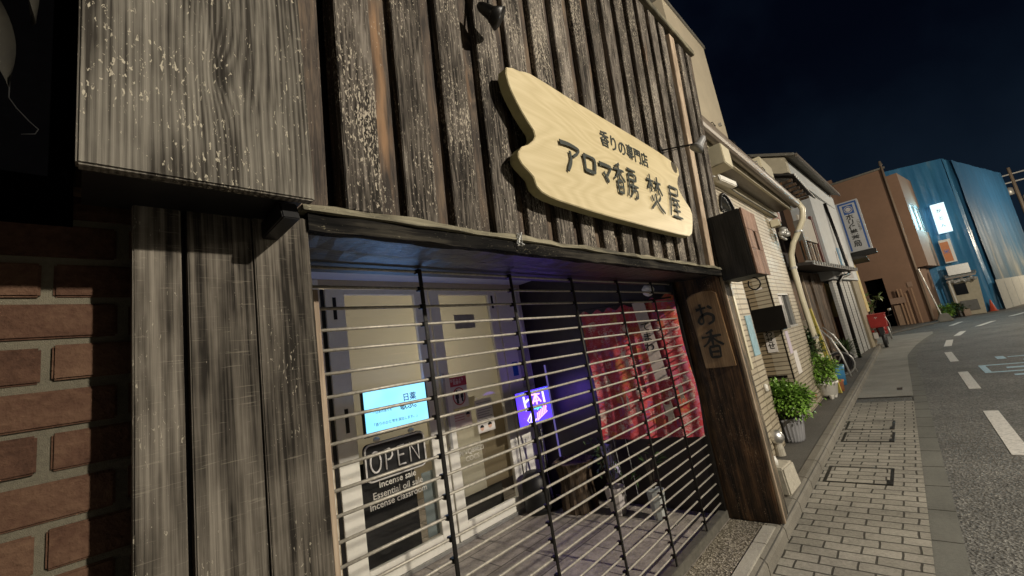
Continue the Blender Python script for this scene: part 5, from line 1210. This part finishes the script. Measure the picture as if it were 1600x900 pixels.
mb = MB(); mb.hexa([(39.0,-2.46,3.65),(39.0,-3.12,3.65),(39.25,-3.12,3.65),(39.25,-2.46,3.65)], [(39.0,-2.50,5.62),(39.0,-3.16,5.62),(39.25,-3.16,5.62),(39.25,-2.50,5.62)]); mb.build('light_box', emit('lit_sign_face', (.66,.93,1.0), .95, (.6,.6,.6)), ls1)
text('か\nと\nん', .26, emit('lit_sign_text', (.05,.25,.30), .4), ls1, (38.985, -2.80, 4.62), (0,-1,0), (0,0,1), 'lettering', .002, .01, line=1.9)
glow('sign_light', (38.95,-2.80,4.62), (30,-1.6,3.2), 260, (.40,.82,1.0), .6, 1.8)
ls2 = thing('orange_sign', (38.9,-2.5,1.7), 'orange and white square signboard below the lit white sign', 'sign')
MB().box(38.9, 39.1, -2.84, -2.30, 1.68, 3.2).build('cabinet', M['white'], ls2, bevel=.01)
MB().box(38.89, 38.898, -2.70, -2.32, 1.75, 3.05).build('orange_panel', plain('orange_print', (.60,.20,.06), .5, .08), ls2)
text('米', .3, BL, ls2, (38.885, -2.51, 2.4), (0,-1,0), (0,0,1), 'lettering', .002, .01)

# ---- blue sheeted building
bs = thing('sheeted_building', (44,-4,G), 'tall building under repair wrapped in blue and grey plastic sheeting', 'building')
Cc = Vector((40.4,-3.85)); Cl = Vector((38.9,-.9)); Cr = Vector((52.5,-7.75)); TZ = 8.75
def drape(a, b, z0, z1, mat, name, amp, nn_, seed, top=None):
    random.seed(seed); mb = MB(); d = b-a; nrm_ = Vector((d.y,-d.x)).normalized(); nx_ = nn_; nzz = 24; vs = []
    ph = [random.uniform(0,6.28) for _ in range(6)]
    for i in range(nx_+1):
        u = i/nx_
        for j in range(nzz+1):
            v_ = j/nzz; z = z0+((top(u) if top else z1)-z0)*v_
            off = amp*(.5*math.sin(u*17+ph[0]+v_*1.5)+.35*math.sin(u*41+ph[1]-v_*3)+.25*math.sin(u*7+v_*6+ph[2])+.2*math.sin(u*90+ph[3]+v_*2))*(.4+.8*(1-abs(2*((v_*3)%1)-1)))
            p = a+d*u+nrm_*off; vs.append((p.x, p.y, z))
    mb.add(vs, [(i*(nzz+1)+j, (i+1)*(nzz+1)+j, (i+1)*(nzz+1)+j+1, i*(nzz+1)+j+1) for i in range(nx_) for j in range(nzz)])
    return mb.build(name, mat, bs, smooth=True)
drape(Cl, Cc, G, TZ, M['sheet'], 'blue_sheet', .06, 40, 1)
drape(Cc, Cc+(Cr-Cc)*.30, G, TZ, M['sheet'], 'blue_sheet', .10, 40, 2)
drape(Cc+(Cr-Cc)*.09+Vector((-.08,-.16)), Cr+Vector((-.1,-.1)), -.2, TZ-.1, M['meshsheet'], 'grey_sheet', .07, 110, 3)
mb = MB(); mb.prism([(Cl.x,Cl.y,G),(Cc.x+.15,Cc.y+.2,G),(Cr.x,Cr.y+.3,G),(Cr.x,9,G),(Cl.x,9,G)], (0,0,TZ-G-.05)); mb.build('core', M['sheet'], bs)
for k in range(7):
    a = Cc+(Cr-Cc)*(.0+k*.135)+Vector((-.2,-.35)); b = Cc+(Cr-Cc)*(.0+k*.135+.12)+Vector((-.2,-.35)); 
    mb = MB(); d = (b-a); nn2 = Vector((d.y,-d.x)).normalized(); N = 14; vs = []
    for i in range(N+1):
        p = a+d*i/N+nn2*(.05 if i % 2 else 0)
        vs += [(p.x,p.y,G),(p.x,p.y,.12)]
    mb.add(vs, [(2*i,2*i+2,2*i+3,2*i+1) for i in range(N)])
    t = mb.build('hoarding_panel', plain('hoarding_white', (.50,.50,.46), .4, .12) if 'hoarding_white' not in bpy.data.materials else bpy.data.materials['hoarding_white'], None)
    names = ['nearest pale hoarding panel, beside the traffic cone', 'second pale hoarding panel from the traffic cone', 'third pale hoarding panel from the traffic cone', 'fourth pale hoarding panel from the traffic cone', 'fifth pale hoarding panel from the traffic cone', 'sixth pale hoarding panel, next to the end one', 'last pale hoarding panel along the sheeted building']
    tag(t, names[k], 'hoarding', 'hoarding panels along the sheeted building')
mb = MB(); mb.lathe((39.8,-3.65,G), [(.22,0),(.22,.03),(.15,.035),(.03,.7),(.01,.72)], 16); tag(mb.build('traffic_cone', plain('cone_red', (.50,.07,.03), .5), None, smooth=True), 'red traffic cone beside the first hoarding panel', 'cone')

# ---- utility poles and dark houses far down the street
def upole(x, y, h, label):
    t = thing('utility_pole', (x,y,G), label, 'utility pole', 'utility poles far down the street')
    MB().tube([(x,y,G),(x,y,h)], [.17,.11], 10).build('pole', M['gutterm'], t)
    mb = MB()
    for z in (h-.6, h-1.3): mb.box(x-.05, x+.05, y-.9, y+.9, z-.05, z+.05)
    mb.build('crossarm', M['galv'], t)
    for k, (dy, z) in enumerate([(.42,h-2.4),(-.42,h-3.3)]): MB().lathe((x, y+dy, z), [(.05,0),(.25,.05),(.26,.6),(.12,.72)], 14).build('transformer', M['galv'], t, smooth=True)
upole(56,-8.9, 9.5, 'grey utility pole with two drum transformers beyond the sheeted building'); upole(74,-17.5, 9.5, 'farther utility pole beyond the drum-laden one')
far = thing('distant_house', (75,-16,G), 'dim low house far down the street at the right edge', 'building')
mb = MB(); mb.box(62,75,-14,-10.5,G,1.6); mb.build('wall', M['brownwall2'], far)
mb = MB(); mb.hexa([(61.5,-14.4,1.6),(75,-14.4,1.6),(75,-10.2,1.6),(61.5,-10.2,1.6)], [(61.5,-12.4,3.0),(75,-12.4,3.0),(75,-12.2,3.0),(61.5,-12.2,3.0)]); mb.build('roof', M['rooftile'], far)
mb = MB(); mb.box(61.9,61.99,-13.4,-12.4,-.4,.6); mb.build('window', emit('warm_window', (1.0,.75,.45), .8), far)

# ---- street lamps that light the scene (beside and behind the viewer)
for i, (p, e, c) in enumerate(LAMPS):
    t = thing('street_lamp', (p[0], p[1]-1.2, G), ['grey street lamp across the road from the timber shop', 'grey street lamp on the near side of the road behind the viewer', 'grey street lamp across the road near the bend', 'farthest grey street lamp, at the bend'][i], 'street lamp', 'street lamps across the road')
    MB().tube([(p[0],p[1]-1.2,G),(p[0],p[1]-1.2,p[2]+.2),(p[0],p[1]-.9,p[2]+.42),(p[0],p[1]-.15,p[2]+.42)], [.09,.06,.05,.04], 10).build('pole', M['galv'], t, smooth=True)
    MB().box(p[0]-.15, p[0]+.15, p[1]-.35, p[1]+.35, p[2]+.32, p[2]+.42).build('lamp_head', M['galv'], t, bevel=.02)
# house across the road (mirrored in the door glass)
ah = thing('opposite_house', (4,-12,G), 'low dark house across the road behind the viewer with one lit window', 'building')
mb = MB(); mb.box(-6,14,-15,-11,G,3.8); mb.build('wall', plain('dark_siding', (.035,.03,.025), .8, .2), ah)
mb = MB(); mb.hexa([(-6.5,-15.5,3.8),(14.5,-15.5,3.8),(14.5,-10.4,3.8),(-6.5,-10.4,3.8)], [(-6.5,-13.2,5.6),(14.5,-13.2,5.6),(14.5,-12.8,5.6),(-6.5,-12.8,5.6)]); mb.build('roof', M['rooftile'], ah)
mb = MB(); mb.box(10.5,11.6,-11.08,-10.97,1.3,2.2); mb.build('window', emit('opposite_window', (1.0,.62,.42), 2.0), ah)
